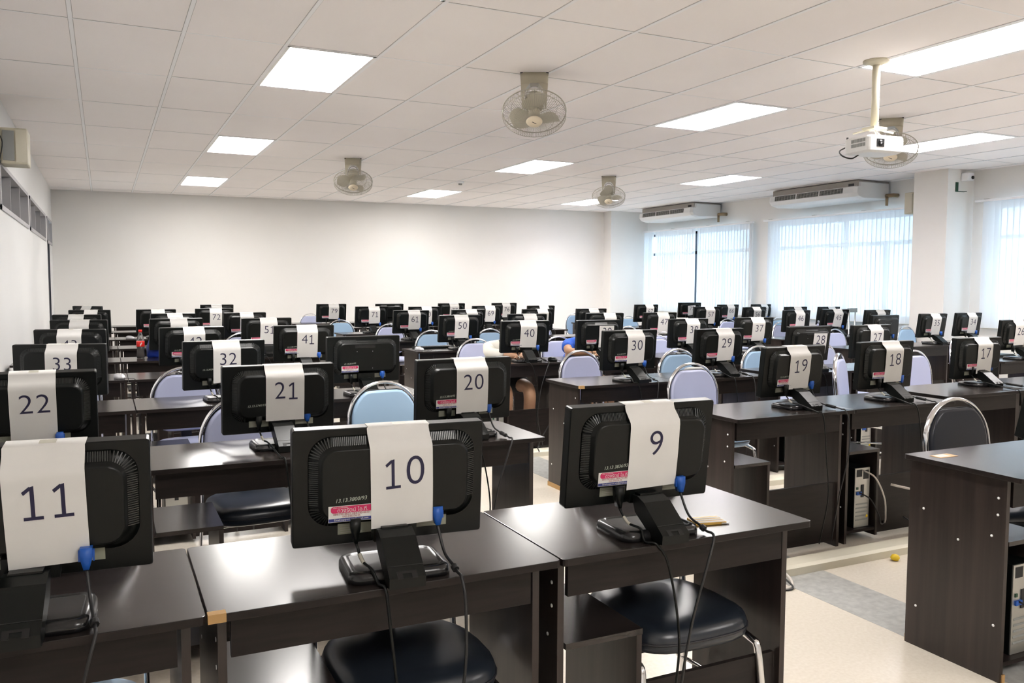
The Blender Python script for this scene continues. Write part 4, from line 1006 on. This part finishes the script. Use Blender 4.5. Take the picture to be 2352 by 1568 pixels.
keyboard(3.03, 8.09, .06, 'black keyboard lying left of the stand of monitor fifty')
keyboard(7.45, 5.09, 0, 'black keyboard below monitor twenty-six')
keyboard(.62, 8.08, 0, 'grey-edged keyboard below the blue bag')
def papers(x, y, rz, w_, d_, label, z=.7505, tilt=0):
    s = MB().m('paper'); R = []
    for j in range(6):
        f = j/5; R.append([s.bm.verts.new(Vector(((k/4-.5)*w_, (f-.5)*d_, .001+.006*math.sin(f*3+k)*(f > .6)))) for k in range(5)])
    for a, b_ in zip(R, R[1:]):
        for k in range(4): s.face([a[k], a[k+1], b_[k+1], b_[k]], True)
    s.keep = 1; o = ob('paper_sheet', s, None, (x, y, z), (0, 0, rz)); tag(o, label, 'paper'); return o
papers(5.02, 5.03, .2, .21, .29, 'white paper sheets on the desk between monitors nineteen and eighteen')
papers(4.06, 5.10, .1, .21, .16, 'white paper beside the stand of monitor twenty-nine')
papers(5.12, 8.08, .0, .21, .15, 'white paper on the desk behind the blue shirt')
papers(5.75, 6.55, .1, .21, .15, 'white paper below monitor thirty-seven')
s = MB().m('gold').box((-.045, -.030, 0), (.045, .030, .006)); s.m('paper')
for k in range(3): s.box((-.043, -.026+k*.018, .006), (.043, -.017+k*.018, .0068))
s.m('silver').box((.030, -.032, .001), (.052, -.026, .004))
o = ob('adhesive_strip_pack', s, None, (1.49, 1.835, .7505), (0, 0, -.22)); tag(o, 'small gold and white card pack on the desk beside monitor nine', 'card pack')
# cola bottle
t = thing('cola_bottle', 'cola bottle with red cap and red label beside the blue bag', 'bottle', (.28, 8.00, .7505))
ob('bottle', MB().m('pet').lathe([(0, .001), (.028, .001), (.032, .01), (.032, .05), (.029, .085), (.0325, .115), (.0325, .15), (.026, .185), (.014, .215), (.0125, .232), (0, .232)], n=24), t)
ob('drink', MB().m('cola').lathe([(0, .004), (.027, .004), (.0305, .012), (.0305, .05), (.0275, .085), (.0308, .105), (0, .106)], n=24), t)
lb = MB().m('red').lathe([(.0328, .102), (.0335, .103), (.0335, .148), (.0328, .149)], n=24)
lb.text('Coca-Cola', .022, Matrix.Translation((0, -.034, .125)) @ at(0, 0, 0) @ Matrix.Rotation(PI/2, 4, 'Z'), 'paper', 0) if False else None
lb.m('paper')
for a in range(3): lb.box((-.006+.006*a, -.0348, .106+.010*a), (-.001+.006*a, -.0330, .124+.008*a))
ob('label_band', lb, t); ob('cap', MB().m('red').lathe([(0, .226), (.0155, .226), (.0155, .246), (.013, .248), (0, .248)], n=20), t)
# blue bag
t = thing('shoulder_bag', 'shiny blue bag slumped on the desk beside the cola bottle', 'bag', (.46, 8.06, .7505), .05)
R = []
for z, k, d in ((0, .92, .05), (.02, 1, .062), (.08, 1.0, .066), (.14, .93, .055), (.19, .75, .035), (.215, .45, .015)):
    R.append([Vector((.125*k*math.copysign(abs(math.cos(a))**.6, math.cos(a))+.01*math.sin(3*a+z*30), d*math.copysign(abs(math.sin(a))**.7, math.sin(a)), z+.006*math.sin(5*a))) for a in [2*PI*q/24 for q in range(24)]])
ob('body', MB().m('bagb').loft(R), t); ob('strap', MB().m('wcable').tube(bez([(-.07, 0, .19), (-.03, -.01, .245), (.04, -.01, .245), (.08, 0, .19)], 5), .007, 6), t)
# little bag on the far chair
t = thing('small_bag', 'tiny blue and red bag on the far chair near the corner', 'bag', (7.60, 12.86, .489)); ob('body', MB().m('bagb').loft([[Vector((.10*k*math.cos(a), .06*k*math.sin(a), z)) for a in [2*PI*q/14 for q in range(14)]] for z, k in ((0, .7), (.1, .75), (.34, .55), (.40, .3))]), t)
ob('flap', MB().m('red').box((.0, -.045, .32), (.05, -.034, .38)), t)
tag(ob('yellow_strip', MB().m('yellow').box((2.70, 12.262, .735), (3.10, 12.269, .749))), 'yellow strip along the desk edge below monitor seventy-nine', 'tape')
tag(ob('rolled_paper', MB().m('paper').tube([(3.86, 5.02, .776), (4.05, 5.05, .776)], .022, 12)), 'white rolled paper left of the stand of monitor twenty-nine', 'paper')
# last-row partition seen as a pale ledge along the back wall
struct(ob('baseboard_back', MB().m('tbar').loft([[Vector((x, back(x)-.012, z)) for z in (0, .09)]+[Vector((x, back(x)+.01, z)) for z in (.09, 0)] for x in (XL, 9.3)], smooth=False)))
struct(ob('baseboard_left', bx((XL, YB, 0), (XL+.012, D0, .09), 'tbar')))

# ------------------------------------------------------------------ people
def skin(name, V, E, mt, parent, sub=2, root=0):
    me = bpy.data.meshes.new(name); me.from_pydata([v[:3] for v in V], E, []); me.materials.append(M[mt])
    o = bpy.data.objects.new(name, me); COL.objects.link(o); o.parent = parent
    o.modifiers.new('skin', 'SKIN').use_smooth_shade = True
    for i, v in enumerate(V):
        sv = me.skin_vertices[0].data[i]; rr = v[3] if isinstance(v[3], tuple) else (v[3], v[3]); sv.radius = rr; sv.use_root = (i == root)
    s = o.modifiers.new('sub', 'SUBSURF'); s.levels = sub; s.render_levels = sub
    return o
def chain(V, E, pts, start=None):
    for p in pts:
        V.append(p); i = len(V)-1
        if start is not None: E.append((start, i))
        start = i
    return start
def hand(V, E, wrist, d, nrm, sgn):
    """palm and five curled fingers; d = pointing direction, nrm = back of the hand"""
    d = Vector(d).normalized(); nrm = Vector(nrm).normalized(); s_ = d.cross(nrm)*sgn
    w_ = Vector(V[wrist][:3]); P = lambda a, b_, c: tuple(w_+d*a+s_*b_+nrm*c)
    pc = chain(V, E, [P(.035, 0, 0)+((.030, .016),), P(.068, 0, 0)+((.034, .014),)], wrist)
    for k, (off, L) in enumerate(((-.030, .068), (-.010, .078), (.010, .074), (.029, .058))):
        chain(V, E, [P(.090, off, 0)+(.0095,), P(.090+L*.42, off*1.1, -.004)+(.0088,), P(.090+L*.75, off*1.12, -.016)+(.008,), P(.090+L, off*1.12, -.028)+(.0068,)], pc)
    chain(V, E, [P(.040, -.040, -.006)+(.011,), P(.066, -.058, -.012)+(.0095,), P(.090, -.060, -.020)+(.0078,)], wrist+1)
def person(x, y, rz, label, shirt, lean, sleeve, hairlong, name='person', headx=0):
    t = thing(name, label, 'person', (x, y, 0), rz)
    # seated, facing -y, bent over the desk; pelvis at the origin column
    V = []; E = []
    pel = (0, .02, .53)
    chest = (headx*.3, -.02-lean*.5, .74); sh = (headx*.6, -.06-lean*.75, .84); nk = (headx*.85, -.09-lean*1.0, .87); hd = (headx, -.13-lean*1.15, .90)
    V.append(pel+((.14, .10),)); a = chain(V, E, [(0, .01, .62, (.13, .10)), chest+((.15, .10),), sh+((.12, .09),), nk+(.052,), hd+((.070, .078),), (hd[0], hd[1]-.015, hd[2]+.055, (.072, .082)), (hd[0], hd[1]-.01, hd[2]+.095, (.045, .05))], 0)
    head = Vector(hd)
    for sg in (-1, 1):
        # legs: thigh forward, shin down, foot flat
        kx = sg*.11
        h = chain(V, E, [(sg*.09, -.02, .53, .085), (sg*.105, -.22, .525, .075), (kx, -.43, .51, .060), (kx, -.455, .44, .058), (kx, -.44, .28, .055), (kx*1.05, -.40, .11, .038), (kx*1.05, -.41, .055, .040), (kx*1.1, -.50, .035, (.042, .028)), (kx*1.1, -.57, .03, (.036, .022))], 0)
        # arms folded on the desk
        sp_ = .24 if not hairlong else .19; e = Vector((sh[0]+sg*sp_, sh[1]-(.14 if not hairlong else .05), .795)); wr = Vector((sh[0]+sg*.03, sh[1]-(.30 if not hairlong else .24), .783))
        shx = Vector((sh[0]+sg*.17, sh[1], sh[2]-.005))
        m1 = shx.lerp(e, .5)
        c = chain(V, E, [tuple(shx)+(.055,), tuple(m1)+(.046,), tuple(e)+(.038,), tuple(e.lerp(wr, .5))+(.034,), tuple(wr)+(.025,)], 3)
        hand(V, E, c, (wr-e).normalized()*1.0, (0, 0, 1), sg)
    ob_ = skin('body', V, E, 'skin', t)
    # nose, ears
    f = MB().m('skin')
    f.lathe([(0, -.012), (.011, -.008), (.013, 0), (.006, .022), (0, .028)], mx=Matrix.Translation(head+Vector((0, -.082, .03))), n=10)
    for sg in (-1, 1): f.lathe([(0, -.008), (.018, -.006), (.022, 0), (.014, .006), (0, .006)], mx=Matrix.Translation(head+Vector((sg*.074, .0, .04))) @ Matrix.Rotation(PI/2, 4, 'Y') @ Matrix.Scale(1.5, 4, (1, 0, 0)), n=12)
    ob('nose_and_ears', f, t)
    ey = MB().m('eye')
    for sg in (-1, 1): ey.lathe([(0, -.004), (.010, -.002), (.010, .002), (0, .004)], mx=Matrix.Translation(head+Vector((sg*.028, -.078, .048))) @ Matrix.Rotation(PI/2, 4, 'X') @ Matrix.Scale(1.3, 4, (1, 0, 0)), n=10)
    ey.m('redt').box(tuple(head+Vector((-.022, -.080, -.008))), tuple(head+Vector((.022, -.074, -.002)))); ob('eyes_and_mouth', ey, t)
    # hair cap
    R = []
    for k in range(7):
        th = k/6*1.95; R.append([head+Vector((.084*math.sin(th)*math.cos(a)+0, .092*math.sin(th)*math.sin(a)+.012, .052+.080*math.cos(th)+(.045 if math.sin(a) < -.3 and k > 3 else 0))) for a in [2*PI*q/20 for q in range(20)]])
    R[0] = [head+Vector((.004*math.cos(2*PI*q/20), .004*math.sin(2*PI*q/20)+.012, .134)) for q in range(20)]
    ob('hair', MB().m('hair').loft(R), t)
    # shirt
    V = [(0, .03, .50, (.165, .115))]; E = []
    chain(V, E, [(0, .015, .62, (.15, .115)), chest[:2]+(chest[2]+.005, (.172, .118)), sh[:2]+(sh[2]+.005, (.135, .100)), nk+(.064,)], 0)
    for sg in (-1, 1):
        shx = Vector((sh[0]+sg*.17, sh[1], sh[2]-.002)); e = Vector((sh[0]+sg*sp_, sh[1]-(.14 if not hairlong else .05), .797)); q = shx.lerp(e, sleeve)
        chain(V, E, [tuple(shx)+(.068,), tuple(shx.lerp(e, sleeve*.6))+(.062,), tuple(q)+(.060,)]+([tuple(Vector((sh[0]+sg*.10, sh[1]-.18, .787)))+(.046,)] if hairlong else []), 3)
    skin('shirt', V, E, shirt, t)
    V = [(0, .03, .52, (.165, .12))]; E = []
    for sg in (-1, 1): chain(V, E, [(sg*.10, -.04, .53, .105), (sg*.112, -.20, .527, .095), (sg*.116, -.36, .518, .084)], 0)
    skin('shorts', V, E, 'shorts', t)
    for sg in (-1, 1):
        sh_ = MB().m('cable').loft([[Vector((sg*.12+w_*math.cos(a), -.49+l_*math.sin(a), z)) for a in [2*PI*q/16 for q in range(16)]] for z, w_, l_ in ((0, .042, .125), (.018, .045, .128), (.022, .040, .12))])
        ob('sandal', sh_, t)
    return t
person(3.20, 6.93, .0, 'person in cream top and black shorts bent over the desk behind monitor forty', 'shirtc', .10, .95, True, headx=.06)
person(4.02, 6.95, .0, 'person in a blue printed shirt resting a bare arm on the desk behind monitor thirty-nine', 'shirtb', .08, .55, False, headx=.05)
